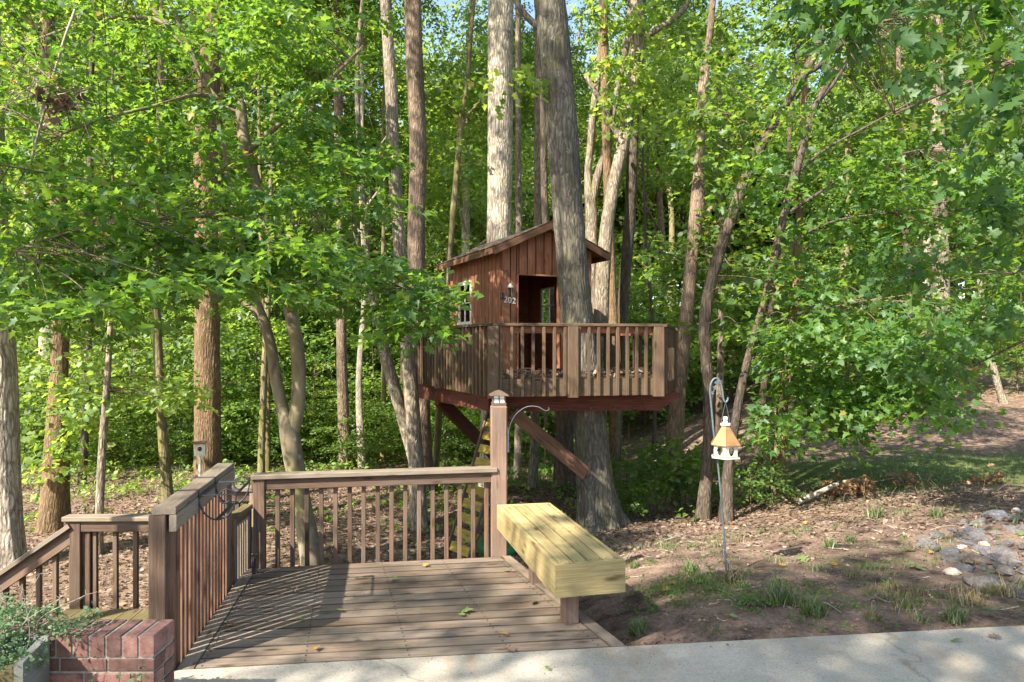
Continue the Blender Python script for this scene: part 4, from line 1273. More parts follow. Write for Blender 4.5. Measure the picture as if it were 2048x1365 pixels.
bh = thing('bird_house', 'small cream bird house with rusty roof on a pole in front of the brown trunk', 'bird house', (-4.0, 8.9, gh(-4, 8.9)))
BHY = 8.9
cbh = P(400, 899, BHY)
rot = 0.35
box_at('box', cbh.x, cbh.y, cbh.z - 0.075, cbh.z + 0.075, 0.125, 0.13, 'cream', bh, rot)
box_at('roof', cbh.x, cbh.y - .01, cbh.z + 0.078, cbh.z + 0.094, 0.17, 0.18, 'rustroof', bh, rot)
fx = Vector((math.sin(rot), -math.cos(rot), 0))
hh = cbh + fx * 0.066 + Vector((0, 0, 0.012))
V, Q = tube([list(hh), list(hh + fx * 0.003)], [0.026, 0.026], 12)
link('entrance_hole', make_mesh('entrance_hole', V, Q, M['black']), Matrix(), bh)
rod('pole', [(cbh.x, cbh.y, gh(cbh.x, cbh.y) - .2), (cbh.x, cbh.y, cbh.z - .075)], 0.016, 'white', bh)

# ------------------------------------------------------------------ TREES WITH KNOWN TRUNKS
LIMB_PTS = {}
def trunk_obj(name, path, rad, mat, parent, seg=16, flare=0.0, lump=0.05, seed=0, per=7):
    if seg >= 60: per = 26
    pr = crom(np.column_stack([path, rad]), per)
    p, r_ = pr[:, :3], np.maximum(pr[:, 3], 0.004)
    rg_ = np.random.default_rng(seed + 5)
    ph = rg_.random(4) * 6.28
    zb = p[0, 2]
    def lob(i, ang):
        hgt = p[i, 2] - zb
        f = 1 + lump * (np.sin(2 * ang + ph[0] + hgt * .9) + .6 * np.sin(3 * ang + ph[1] - hgt * 1.7) + .5 * np.sin(5 * ang + ph[2] + hgt * 3.1))
        if seg >= 60:
            a_ = ang + .10 * math.sin(hgt * 1.9 + ph[0]) + .05 * np.sin(hgt * 6.1 + 3 * ang + ph[1])
            fur = np.abs(np.sin(15 * a_ + 1.3 * np.sin(hgt * 3.7 + ph[2] + 2 * ang))) ** .6 * (.75 + .25 * np.sin(hgt * 17 + 7 * ang + ph[3]))
            f = f * (1 - .035 + .05 * fur)
        if flare:
            k = math.exp(-hgt / 0.32)
            f = f * (1 + flare * k * (0.75 + 0.5 * np.sin(5 * ang + ph[3]) + .3 * np.sin(3 * ang + ph[1])))
        return f
    o = np.array(WM[parent.name].translation)
    V, Q = tube(p - o, r_, seg, lob, cap=True)
    return link(name, tidy(make_mesh(name, V, Q, M[mat], True)), Matrix.Translation(Vector(o)), parent), p, r_

def px_path(pts, Y, base=True):
    path, rad = [], []
    for i, q in enumerate(pts):
        y_ = q[3] if len(q) > 3 else Y
        p = P(q[0], q[1], y_)
        if base and i == 0:
            p.z = gh(p.x, p.y) - 0.12
        path.append(list(p)); rad.append(q[2] / 2 / F * y_)
    return path, rad

def forest_tree(name, label, Y, pts, mat, ztop, limbs=(), flare=0.35, seg=18, group=None, crown=None, seed=1, lump=0.05, cat='tree'):
    """pts: (photo column, photo row, width in px) from foot to the last point seen; the stem runs on up to ztop"""
    path, rad = px_path(pts, Y)
    if ztop and ztop > path[-1][2] + .3:
        a, b_ = np.array(path[-2]), np.array(path[-1])
        d = (b_ - a) / max(b_[2] - a[2], 0.2); d[:2] *= 0.6
        hgt = ztop - b_[2]
        path.append(list(b_ + d * hgt * .5)); rad.append(rad[-1] * .75)
        path.append(list(b_ + d * hgt * 1.0 + np.array([.3, .2, 0]))); rad.append(rad[-1] * .35)
    base = (path[0][0], path[0][1], path[0][2] + .12)
    t = thing(name, label, cat, base, group)
    trunk_obj('trunk', path, rad, mat, t, seg, flare, lump, seed)
    LP = [np.array(path[-1])]
    for lb in limbs:
        lp_, lr_ = px_path(lb, Y, base=False)
        trunk_obj('limb', lp_, lr_, mat if len(lb[0]) < 5 else lb[0][4], t, 8, 0, .03, seed + 3)
        LP += [np.array(q) for q in lp_]
    t['_top'] = 0.0
    del t['_top']
    return t, path

FT = {}
def ft(key, *a, **k):
    FT[key] = forest_tree(*a, **k)

ft('D', 'oak_tree', 'thick grey trunk passing up through the treehouse deck beside its doorway', 10.42,
   [(1205, 1062, 72), (1190, 960, 68), (1177, 820, 64), (1153, 640, 67), (1141, 480, 63), (1123, 250, 63), (1099, 0, 61), (1085, -150, 58)], 'bark_grey', 19, flare=0.75, seg=110, seed=2, lump=0.035,
   limbs=[[(1100, 70, 16), (1060, 40, 14), (1030, 0, 12), (1000, -60, 10)]])
ft('C', 'oak_tree', 'big pale sun dappled straight trunk rising behind the treehouse roof', 14.15,
   [(972, 1070, 46), (978, 960, 42), (985, 820, 44), (994, 640, 47), (998, 480, 50), (1000, 300, 51), (1001, 150, 50), (1002, 0, 49), (1003, -150, 47)], 'bark_pale', 21, seg=100, seed=3, lump=0.03)
ft('E', 'oak_tree', 'dark trunk standing just behind the thick treehouse trunk', 14.3,
   [(1130, 1000, 44), (1128, 920, 40), (1128, 820, 32), (1110, 640, 18), (1092, 450, 15), (1087, 270, 13), (1084, 100, 12)], 'bark_dark', 15, seg=16, seed=4)
ft('A', 'poplar_tree', 'slim pale wavering trunk left of the treehouse, nearest of the pair', 11.6,
   [(838, 1085, 36), (832, 930, 32), (822, 780, 30), (808, 620, 26), (798, 480, 24), (788, 330, 24), (783, 200, 25), (777, 100, 24), (771, 0, 23), (768, -120, 22)], 'bark_tan', 18, seg=16, seed=5)
ft('A2', 'poplar_tree', 'pale leaning trunk crossing up leftward from the slim pair of trunks', 11.9,
   [(846, 1050, 24), (836, 960, 24), (812, 860, 25), (790, 780, 25), (768, 700, 22), (748, 610, 18), (735, 520, 15), (728, 430, 13)], 'bark_tan', 9, seg=14, seed=6)
ft('B', 'poplar_tree', 'reddish brown dappled straight trunk standing behind the slim pale trunk', 14.2,
   [(850, 1010, 34), (848, 900, 33), (842, 780, 33), (836, 640, 34), (833, 480, 35), (836, 300, 36), (830, 150, 34), (826, 0, 32), (824, -120, 31)], 'bark_red', 22, seg=18, seed=7)
ft('M1', 'maple_tree', 'smooth twin stemmed maple with a low fork behind the back railing', 9.4,
   [(628, 1130, 40), (612, 1060, 38), (598, 980, 38), (588, 920, 40), (580, 870, 40), (566, 820, 26), (552, 760, 24), (543, 700, 22), (530, 650, 20), (514, 605, 17), (488, 520, 15, 9.3), (466, 400, 13, 9.2), (440, 250, 12, 9.0), (390, 120, 10, 8.8), (330, -20, 9, 8.6)], 'bark_smooth', None, flare=0.4, seg=16, seed=8,
   limbs=[[(578, 885, 34), (594, 820, 29), (597, 740, 28), (592, 680, 27), (584, 640, 26), (565, 540, 24), (528, 420, 24), (500, 330, 26), (487, 270, 25), (482, 215, 22), (478, 200, 12)],
          [(540, 690, 14), (520, 640, 12), (500, 615, 11), (470, 600, 8)],
          [(484, 225, 12), (440, 205, 11), (400, 150, 10), (350, 70, 9), (300, 10, 8), (280, -40, 7)],
          [(400, 150, 9), (330, 50, 8), (250, 35, 7), (170, 45, 6), (60, 85, 5)],
          [(470, 215, 8, 9.2), (400, 190, 8, 8.6), (300, 215, 7, 8.0), (200, 240, 6, 7.6), (120, 270, 5, 7.3)],
          [(560, 560, 14, 9.3), (520, 530, 12, 9.0), (430, 555, 9, 8.4), (330, 515, 8, 8.0), (240, 490, 6, 7.8)],
          [(540, 470, 12, 9.3), (600, 480, 9, 8.8), (680, 520, 7, 8.2), (770, 560, 6, 7.6), (835, 590, 4, 7.1), (885, 615, 3, 6.9)],
          [(500, 300, 12, 9.3), (580, 230, 10, 9.0), (660, 160, 8, 8.7), (730, 90, 6, 8.4)],
          [(520, 400, 10, 9.2), (420, 430, 8, 8.2), (300, 440, 7, 7.2), (160, 460, 5, 6.5), (30, 500, 4, 6.0)],
          [(500, 330, 10, 9.2), (380, 350, 8, 8.2), (260, 370, 7, 7.4), (120, 350, 5, 6.8), (0, 330, 4, 6.3)]])
ft('L1', 'oak_tree', 'big pale furrowed trunk cut by the left edge of the photograph', 9.3,
   [(12, 1140, 66), (9, 1000, 60), (5, 850, 58), (0, 700, 54), (-8, 560, 50), (-14, 400, 46), (-20, 200, 44), (-26, 0, 42)], 'bark_pale', 16, seg=110, seed=9, lump=0.03)
ft('L2', 'oak_tree', 'sturdy sunlit brown trunk second from the left edge', 11.3,
   [(105, 1082, 54), (110, 980, 48), (114, 880, 44), (118, 780, 36), (120, 700, 33), (122, 600, 32), (120, 450, 30), (108, 250, 28), (95, 60, 27), (92, -60, 26)], 'bark_orange', 18, seg=20, seed=10)
ft('L3', 'ash_tree', 'thin pale bare sapling trunk between the two left brown trunks', 9.9,
   [(196, 1105, 17), (200, 1000, 15), (206, 880, 15), (213, 780, 13), (219, 690, 11), (224, 560, 8), (226, 400, 6)], 'bark_tan', 8, seg=10, seed=11, flare=.2)
ft('L4', 'ash_tree', 'mossy slender trunk left of the big orange brown trunk', 12.3,
   [(340, 1010, 24), (330, 930, 21), (324, 860, 19), (318, 740, 18), (313, 640, 17), (308, 540, 17), (310, 440, 16), (318, 300, 14)], 'bark_mossy', 13, seg=12, seed=12)
ft('L5', 'pine_tree', 'big straight orange brown trunk behind the bird house', 14.0,
   [(416, 990, 52), (416, 900, 48), (415, 800, 47), (414, 700, 47), (414, 600, 47), (413, 480, 46), (412, 300, 44), (425, 60, 34), (432, -60, 30)], 'bark_orange', 22, seg=90, seed=13)
ft('Gv', 'maple_tree', 'pale dappled trunk forking into a narrow V right of the big treehouse trunk', 14.6,
   [(1176, 960, 26), (1182, 700, 26), (1183, 480, 25), (1182, 420, 26), (1176, 350, 16), (1182, 280, 15), (1187, 220, 14), (1196, 150, 12), (1203, 60, 10), (1207, -40, 9)], 'bark_tan', 12, seg=14, seed=14,
   limbs=[[(1183, 400, 22), (1196, 350, 17), (1214, 290, 16), (1228, 210, 15), (1245, 130, 13), (1258, 60, 12), (1262, -50, 10)]])
ft('Hh', 'maple_tree', 'curving sunlit trunk just right of the treehouse roof', 13.7,
   [(1196, 1000, 30), (1198, 800, 30), (1203, 620, 29), (1206, 540, 29), (1214, 450, 27), (1230, 360, 26), (1246, 290, 27), (1256, 235, 25), (1268, 150, 26), (1276, 60, 27), (1272, -60, 26)], 'bark_tan', 18, seg=16, seed=15,
   limbs=[[(1246, 290, 16), (1236, 270, 14), (1222, 245, 12), (1200, 200, 11), (1170, 150, 9)],
          [(1280, 80, 16), (1310, 62, 13), (1345, 40, 12), (1370, 15, 11), (1385, -20, 10)]])
ft('Ii', 'oak_tree', 'dark straight trunk behind the curving sunlit trunk', 15.0,
   [(1228, 950, 24), (1232, 820, 24), (1240, 700, 24), (1250, 560, 23), (1260, 420, 22), (1266, 300, 20), (1270, 180, 18)], 'bark_dark', 17, seg=14, seed=16)
ft('I2', 'oak_tree', 'yellowish trunk under the right end of the treehouse beam', 14.5,
   [(1226, 975, 23), (1228, 900, 22), (1230, 820, 22), (1228, 700, 21), (1222, 560, 20)], 'bark_orange', 16, seg=14, seed=17)
ft('Jj', 'maple_tree', 'lit trunk with knobbly base and ivy standing right of the treehouse', 12.4,
   [(1338, 1008, 44), (1345, 940, 34), (1350, 860, 32), (1358, 760, 31), (1370, 660, 29), (1380, 560, 27), (1388, 470, 27), (1394, 420, 30), (1398, 330, 20), (1402, 240, 19), (1408, 160, 18), (1416, 90, 14), (1424, 20, 12)], 'bark_red', 14, seg=16, seed=18,
   limbs=[[(1388, 455, 18), (1400, 440, 15), (1412, 430, 12), (1425, 415, 9), (1440, 412, 6)],
          [(1402, 235, 7), (1430, 228, 6), (1470, 230, 5)]])
ft('Kk', 'maple_tree', 'dark leaning trunk behind the bird feeder, lower left of the leaning pair', 10.7,
   [(1404, 1040, 32), (1412, 960, 26), (1418, 880, 24), (1417, 780, 23), (1411, 700, 22), (1410, 640, 22), (1421, 570, 22), (1440, 500, 22), (1464, 430, 21), (1494, 350, 20), (1530, 280, 19), (1568, 215, 17), (1606, 150, 18), (1632, 100, 16), (1650, 20, 14), (1665, -60, 12)], 'bark_dark', 11, seg=16, seed=19,
   limbs=[[(1606, 150, 12), (1640, 130, 11), (1690, 80, 9), (1740, 40, 7)], [(1530, 280, 6), (1500, 310, 5), (1480, 340, 4)]])
ft('Ll', 'maple_tree', 'slimmer leaning trunk sweeping up to the right behind the bird feeder', 10.3,
   [(1452, 1010, 28), (1458, 930, 22), (1470, 850, 19), (1486, 760, 17), (1506, 680, 15), (1530, 600, 15), (1548, 520, 15), (1566, 440, 15), (1590, 350, 15), (1612, 270, 14), (1628, 215, 13), (1660, 160, 11), (1690, 120, 9)], 'bark_dark', None, seg=12, seed=20,
   limbs=[[(1630, 210, 9), (1668, 165, 9), (1700, 110, 8), (1712, 75, 7), (1760, 45, 6), (1830, 35, 4)],
          [(1590, 350, 6), (1650, 300, 5), (1740, 250, 4), (1830, 200, 4)],
          [(1570, 430, 7), (1640, 385, 6), (1720, 330, 5), (1840, 300, 4)],
          [(1545, 530, 6), (1610, 470, 5), (1680, 440, 5), (1790, 425, 3)],
          [(1500, 690, 6), (1560, 640, 5), (1640, 620, 4), (1740, 600, 3)],
          [(1480, 790, 5), (1560, 740, 5), (1660, 730, 4), (1760, 720, 3)],
          [(1470, 850, 5), (1550, 840, 4), (1640, 830, 4), (1740, 835, 3)]])
ft('Mm', 'maple_tree', 'slender dark trunk in the shaded thicket right of the bird feeder', 11.6,
   [(1518, 1012, 22), (1516, 930, 17), (1522, 840, 15), (1535, 700, 13), (1548, 560, 12), (1570, 400, 10)], 'bark_dark', 9, seg=10, seed=21)
ft('Nn', 'maple_tree', 'stout short dark trunk at the foot of the shaded thicket', 11.9,
   [(1558, 1010, 34), (1556, 950, 28), (1560, 860, 22), (1572, 760, 19), (1584, 650, 19), (1592, 560, 20), (1596, 470, 18), (1602, 380, 14)], 'bark_orange', 10, seg=12, seed=22)
ft('Rr', 'pine_tree', 'thin reddish trunk glimpsed behind the shepherd hook', 15.5,
   [(1432, 985, 15), (1436, 880, 14), (1440, 760, 14), (1442, 640, 13), (1442, 520, 12), (1441, 400, 10)], 'bark_red', 13, seg=10, seed=23)
ft('U1', 'ash_tree', 'pale slim trunk left of the pair seen under the treehouse', 15.8,
   [(1034, 1000, 17), (1036, 920, 16), (1037, 830, 16), (1038, 700, 15), (1038, 560, 14)], 'bark_tan', 18, seg=12, seed=24)
ft('U2', 'ash_tree', 'pale trunk right of the pair seen under the treehouse', 14.8,
   [(1064, 1010, 22), (1067, 920, 19), (1070, 830, 18), (1072, 700, 17), (1074, 560, 16)], 'bark_tan', 18, seg=12, seed=25)
ft('V1', 'ash_tree', 'slim leaning trunk between the pale pair and the left brace of the treehouse', 14.6,
   [(866, 1010, 18), (872, 920, 15), (877, 840, 14), (884, 700, 13), (900, 500, 12), (915, 330, 12), (922, 240, 11), (935, 160, 8)], 'bark_mossy', 12, seg=10, seed=26,
   limbs=[[(922, 245, 8), (900, 215, 7), (870, 195, 5), (840, 190, 4)], [(922, 240, 8), (950, 215, 6), (980, 170, 5)]])
ft('W1', 'ash_tree', 'faint thin trunk left of the twin stemmed maple', 16.5,
   [(522, 985, 15), (524, 880, 14), (528, 760, 13), (534, 640, 12), (540, 500, 11)], 'bark_mossy', 14, seg=10, seed=27)
ft('W2', 'oak_tree', 'dappled trunk between the twin maple and the pale leaning trunk, deep in shade', 17.5,
   [(690, 970, 24), (688, 860, 22), (684, 740, 21), (682, 600, 20), (680, 450, 19)], 'bark_red', 19, seg=12, seed=28)
ft('W3', 'ash_tree', 'thin trunk just left of the mossy slender trunk', 15.5,
   [(160, 1010, 18), (166, 930, 16), (172, 820, 15), (177, 700, 14), (180, 560, 13)], 'bark_dark', 15, seg=10, seed=29)
ft('X1', 'oak_tree', 'sun patched stout trunk far right at the top of the bank', 19.5,
   [(1888, 860, 36), (1890, 810, 33), (1888, 740, 32), (1884, 640, 31), (1880, 500, 29)], 'bark_tan', 19, seg=14, seed=30)
ft('X2', 'oak_tree', 'slim brown trunk left of the stout trunk on the bank', 19.0,
   [(1842, 860, 16), (1836, 800, 15), (1828, 720, 14), (1820, 620, 13)], 'bark_red', 15, seg=10, seed=31)
ft('X3', 'ash_tree', 'thin leaning stem on the bank near the right edge', 21.0,
   [(2012, 830, 14), (1996, 770, 12), (1980, 700, 11), (1966, 620, 10)], 'bark_tan', 13, seg=10, seed=32)

# ------------------------------------------------------------------ FOLIAGE
def region_points(rng, poly, n_, ylo, yhi):
    """points scattered through the volume of air seen inside a photo outline between two distances"""
    pl_ = np.array(poly, float)
    mn, mx = pl_.min(0), pl_.max(0)
    out = []
    while len(out) < n_:
        p = mn + rng.random(2) * (mx - mn)
        x, y = p; ins = False
        for i in range(len(pl_)):
            x0, y0 = pl_[i]; x1, y1 = pl_[i - 1]
            if (y0 > y) != (y1 > y) and x < (x1 - x0) * (y - y0) / (y1 - y0) + x0: ins = not ins
        if ins:
            out.append(list(P(x, y, ylo + (yhi - ylo) * rng.random())))
    return np.array(out)

def twigs_to(rng, centres, anchors, rad0=0.008, sag=0.1, maxd=2.6):
    """twigs linking spray centres to the nearest limb point"""
    bag = Bag()
    for c in centres:
        d = np.linalg.norm(anchors - c, axis=1)
        i = int(np.argmin(d))
        if d[i] > maxd:
            a = c + (anchors[i] - c) / d[i] * 0.9
        else:
            a = anchors[i]
        mid = (a + c) / 2 + rng.normal(0, .06, 3) + np.array([0, 0, sag * min(1, d[i])])
        bag.tube(crom([a, mid, c], 4), np.linspace(rad0, rad0 * .3, 9), 4)
    return bag

def limb_anchors(t):
    pts = []
    for ch in [o for o in COL.objects if o.parent == t and o.name.split('.')[0] in ('limb', 'trunk')]:
        v_ = np.empty(len(ch.data.vertices) * 3, np.float32); ch.data.vertices.foreach_get('co', v_)
        pts.append(v_.reshape(-1, 3)[::7] + np.array(WM[ch.name].translation))
    return np.vstack(pts)

def take_leaves(t, pos, d_, nn_, s_, tmpl, mat, rng, count, key):
    """the leaves that show largest become leaf objects of their own; the rest one foliage mesh"""
    px = CX + F * pos[:, 0] / pos[:, 1]; py = HY - F * (pos[:, 2] - H) / pos[:, 1]
    vis = (px > 10) & (px < 2038) & (py > 10) & (py < 1300)
    score = np.where(vis, s_ / pos[:, 1], 0)
    idx = np.argsort(-score)[:count]
    tone = rng.random(len(pos))
    rest = np.ones(len(pos), bool); rest[idx] = False
    o = link('foliage', leaf_mesh('foliage', pos[rest], d_[rest], nn_[rest], s_[rest], tmpl, mat, rng, tone[rest]), Matrix(), t, 'stuff')
    vars_ = []
    for k in range(5):
        me = make_mesh('leaf', tmpl[0] * 1.0, tmpl[1], mat, False, {'tone': np.full(len(tmpl[0]), k / 5 + .05)})
        vars_.append(me)
    y = nrm(d_); z = nrm(nn_ - y * (nn_ * y).sum(1, keepdims=True)); x = np.cross(y, z)
    for i in idx:
        Mw = Matrix((Vector(x[i]) * s_[i], Vector(y[i]) * s_[i], Vector(z[i]) * s_[i])).transposed().to_4x4()
        Mw.translation = Vector(pos[i])
        link('leaf', vars_[int(tone[i] * 4.99)], Mw, t)
    return o

rl = np.random.default_rng(21)
# near maple on the left
mt = FT['M1'][0]
cen = np.vstack([
    region_points(rl, [(-60, 300), (300, 330), (560, 420), (700, 450), (780, 520), (840, 560), (870, 610), (820, 640), (760, 640), (660, 620), (540, 600), (430, 560), (330, 590), (240, 600), (100, 620), (-60, 640)], 84, 6.0, 8.8),
    region_points(rl, [(800, 560), (870, 580), (895, 620), (885, 660), (850, 670), (810, 665), (790, 630)], 8, 6.4, 7.2),
    region_points(rl, [(-60, 480), (330, 480), (420, 560), (230, 640), (60, 680), (-60, 690)], 22, 5.4, 7.4),
    region_points(rl, [(430, 480), (700, 500), (760, 580), (560, 600), (470, 590)], 16, 6.6, 8.0),
    region_points(rl, [(-80, -80), (480, -80), (600, 40), (720, 240), (760, 420), (620, 440), (480, 380), (300, 340), (-80, 320)], 118, 7.0, 10.5),
    region_points(rl, [(540, -60), (760, -60), (775, 200), (770, 450), (640, 430), (560, 260)], 40, 8.4, 10.6),
    region_points(rl, [(-80, -400), (200, -400), (200, -120), (-80, -120)], 6, 6.0, 10.0),
])
anc = limb_anchors(mt)
link('twigs', twigs_to(rl, cen, anc).mesh('twigs', M['twig']), Matrix(), mt, 'stuff')
pos, d_, nn_, s_, sp_ = spray_leaves(rl, cen, 84, 0.44, 0.088, 0.2, 0.045, 0.40, sz_var=.8)
take_leaves(mt, pos, d_, nn_, s_, LEAF_MAPLE, M['leaf_maple'], rl, 300, 'maple')

# right thicket: the leaning pair and the stems beside it
kt = FT['Ll'][0]
cen = np.vstack([
    region_points(rl, [(1480, 330), (1700, 300), (2060, 260), (2060, 560), (1960, 700), (1900, 800), (1860, 830), (1720, 880), (1560, 900), (1480, 860), (1470, 760), (1520, 640), (1560, 520), (1480, 420)], 130, 9.4, 12.6),
    region_points(rl, [(1560, 640), (1900, 640), (1900, 810), (1760, 870), (1600, 900), (1540, 860)], 48, 9.0, 11.4),
])
link('twigs', twigs_to(rl, cen, limb_anchors(kt), 0.009).mesh('twigs', M['twig']), Matrix(), kt, 'stuff')
pos, d_, nn_, s_, sp_ = spray_leaves(rl, cen, 66, 0.5, 0.115, 0.3, 0.09, 0.5)
link('foliage', leaf_mesh('foliage', pos, d_, nn_, s_, LEAF_MAPLE, M['leaf_maple'], rl), Matrix(), kt, 'stuff')
k2 = FT['Kk'][0]
cen = np.vstack([
    region_points(rl, [(1430, -120), (2060, -120), (2060, 330), (1700, 360), (1520, 330), (1420, 420), (1380, 300), (1400, 120)], 66, 10.6, 13.0),
    region_points(rl, [(1360, 420), (1480, 400), (1500, 560), (1440, 700), (1380, 640)], 16, 11.5, 13.5)])
link('twigs', twigs_to(rl, cen, limb_anchors(k2), 0.009).mesh('twigs', M['twig']), Matrix(), k2, 'stuff')
pos, d_, nn_, s_, sp_ = spray_leaves(rl, cen, 44, 0.5, 0.14, 0.3, 0.09, 0.5)
link('foliage', leaf_mesh('foliage', pos, d_, nn_, s_, LEAF_MID, M['leaf_mid'], rl), Matrix(), k2, 'stuff')

# near oak branches reaching in from the right
ok = thing('oak_tree', 'near oak branches with large lobed leaves hanging in from the upper right', 'tree', (7.5, 4.5, gh(7.5, 4.5)))
trunk_obj('trunk', [[7.5, 4.5, -.3], [7.5, 4.6, 2], [7.4, 4.6, 5], [7.2, 4.5, 9]], [.28, .23, .19, .10], 'bark_grey', ok, 14, .3, .04, 40)
for lb in ([(7.45, 4.6, 4.6), (6.0, 4.9, 4.9), (4.6, 5.1, 4.4), (3.6, 5.2, 3.9), (2.9, 5.3, 3.6)],
           [(7.4, 4.6, 4.0), (6.3, 5.4, 3.7), (5.2, 6.0, 3.1), (4.6, 6.4, 2.5)],
           [(7.4, 4.6, 5.6), (5.8, 5.2, 5.4), (4.4, 5.6, 4.9), (3.4, 6.0, 4.6)],
           [(7.4, 4.6, 3.2), (6.6, 6.2, 3.0), (6.0, 7.4, 2.2), (5.4, 8.2, 1.6)]):
    trunk_obj('limb', [list(x) for x in lb], list(np.linspace(.05, .008, len(lb))), 'bark_dark', ok, 7, 0, .03, 3)
cen = np.vstack([
    region_points(rl, [(1780, -80), (2080, -80), (2080, 260), (1960, 240), (1880, 170), (1780, 90), (1700, 20)], 20, 4.4, 6.0),
    region_points(rl, [(1600, -60), (1780, -60), (1740, 60), (1640, 90)], 10, 5.0, 6.0),
    region_points(rl, [(1880, 260), (2080, 240), (2080, 520), (1960, 420)], 9, 5.5, 7.0),
    region_points(rl, [(1720, 500), (1900, 420), (2070, 500), (2060, 640), (1920, 660), (1790, 620)], 13, 6.5, 8.0),
    region_points(rl, [(1780, 700), (1880, 690), (1920, 760), (1850, 790)], 6, 7.5, 8.2),
])
link('twigs', twigs_to(rl, cen, limb_anchors(ok), 0.006, 0.05, 1.2).mesh('twigs', M['twig']), Matrix(), ok, 'stuff')
pos, d_, nn_, s_, sp_ = spray_leaves(rl, cen, 22, 0.34, 0.15, 0.45, 0.09, 0.6, sz_var=.8)
d_[:, 2] -= 0.35
take_leaves(ok, pos, d_, nn_, s_, LEAF_OAK, M['leaf_oak'], rl, 240, 'oak')

# small lit sprays on the known mid-distance trees
def deck_tree(key, polys, leaf='leaf_light', nl=40, size=0.13, rad=0.5, tmpl=LEAF_STAR, n3=None):
    t = FT[key][0]
    cen = np.vstack([region_points(rl, *pp_) for pp_ in polys])
    link('twigs', twigs_to(rl, cen, limb_anchors(t), 0.008, 0.08, 2.0).mesh('twigs', M['twig']), Matrix(), t, 'stuff')
    pos, d_, nn_, s_, sp_ = spray_leaves(rl, cen, nl, rad, size, 0.3, 0.08, 0.45)
    link('foliage', leaf_mesh('foliage', pos, d_, nn_, s_, tmpl, M[leaf], rl), Matrix(), t, 'stuff')
deck_tree('Hh', [([(1160, -40), (1300, -40), (1440, 60), (1420, 260), (1340, 330), (1280, 250), (1200, 160)], 34, 13.0, 15.5), ([(1200, 90), (1260, 90), (1290, 260), (1220, 300)], 8, 12.6, 13.6)])
deck_tree('Kk', [([(1390, 120), (1560, 60), (1660, 120), (1560, 330), (1480, 480), (1400, 520)], 10, 9.6, 10.6), ([(1430, 560), (1560, 420), (1600, 520), (1520, 760), (1440, 760)], 6, 9.4, 10.2)], 'leaf_mid', 34, .105, .42, LEAF_MAPLE)
deck_tree('Jj', [([(1380, 120), (1480, 150), (1500, 330), (1400, 420), (1360, 300)], 22, 12.5, 14.5), ([(1300, 480), (1430, 500), (1440, 600), (1330, 620)], 10, 12.8, 14.0), ([(1290, 880), (1420, 860), (1420, 960), (1300, 980)], 9, 11.2, 12.4)], 'leaf_mid')
deck_tree('D', [([(1010, 150), (1070, 150), (1080, 190), (1020, 190)], 2, 10.2, 10.6), ([(900, -700), (1300, -700), (1300, -250), (900, -250)], 40, 9, 13)], 'leaf_light')
deck_tree('V1', [([(860, 120), (980, 120), (970, 330), (880, 330)], 20, 14, 16.5)], 'leaf_mid')
deck_tree('L2', [([(40, 700), (180, 690), (190, 780), (60, 800)], 7, 10.2, 11.8), ([(60, 850), (150, 850), (150, 940), (60, 960)], 5, 10.2, 11.2)], 'leaf_light')
deck_tree('L3', [([(150, 760), (400, 760), (400, 810), (150, 820)], 14, 9.4, 11.0)], 'leaf_light', size=0.11)

# shared crowns for the wood behind
def crown_mesh(nm, seed, rx, rz_, nsp, nl, rad, size, tmpl, mat, gap=0.0, tilt=0.3, thick=0.12):
    rg_ = np.random.default_rng(seed)
    u = nrm(rg_.normal(0, 1, (nsp, 3)))
    r_ = rg_.random(nsp) ** (1 / 2.2)
    # a lumpy outline: the reach varies with direction
    k = rg_.normal(0, 1, (5, 3)) * 1.6; ph = rg_.random(5) * 6.28
    lump = 1 + 0.22 * np.sin(u @ k.T + ph).sum(1) / 2
    c = u * (r_ * lump)[:, None] * np.array([rx, rx, rz_])
    lean = u[:, :2] * 0.25
    pos, d_, nn_, s_, sp_ = spray_leaves(rg_, c, nl, rad, size, tilt, thick, 0.5, lean * tilt / 0.3)
    return leaf_mesh(nm, pos, d_, nn_, s_, tmpl, mat, rg_)
TALL = [crown_mesh('crown', 100 + i, 3.4, 5.6, 190, 60, 0.75, 0.17, LEAF_FAR, M['leaf_mid' if i % 2 else 'leaf_light']) for i in range(4)]
LOW = [crown_mesh('foliage', 120 + i, 2.1, 2.1, 46, 90, 0.75, 0.115, LEAF_MID, M['leaf_light' if i % 3 else 'leaf_mid'], tilt=.13, thick=.05) for i in range(4)]
SEED = [crown_mesh('foliage', 180 + i, 1.6, 1.5, 26, 16, 0.45, 0.26, LEAF_MID, M['leaf_mid']) for i in range(2)]
SHADE = [crown_mesh('crown', 160 + i, 3.4, 4.2, 115, 40, 0.7, 0.2, LEAF_FAR, M['leaf_mid']) for i in range(3)]
FAR = [crown_mesh('crown', 140 + i, 4.2, 8.0, 420, 60, 0.95, 0.27, LEAF_FAR, M['leaf_light' if i % 2 else 'leaf_mid']) for i in range(3)]

def crown_on(t, me, loc, sx, sz, rot):
    Mw = Matrix.Translation(Vector(loc)) @ Matrix.Rotation(rot, 4, 'Z') @ Matrix.Diagonal((sx, sx, sz, 1))
    return link('crown', me, Mw, t)
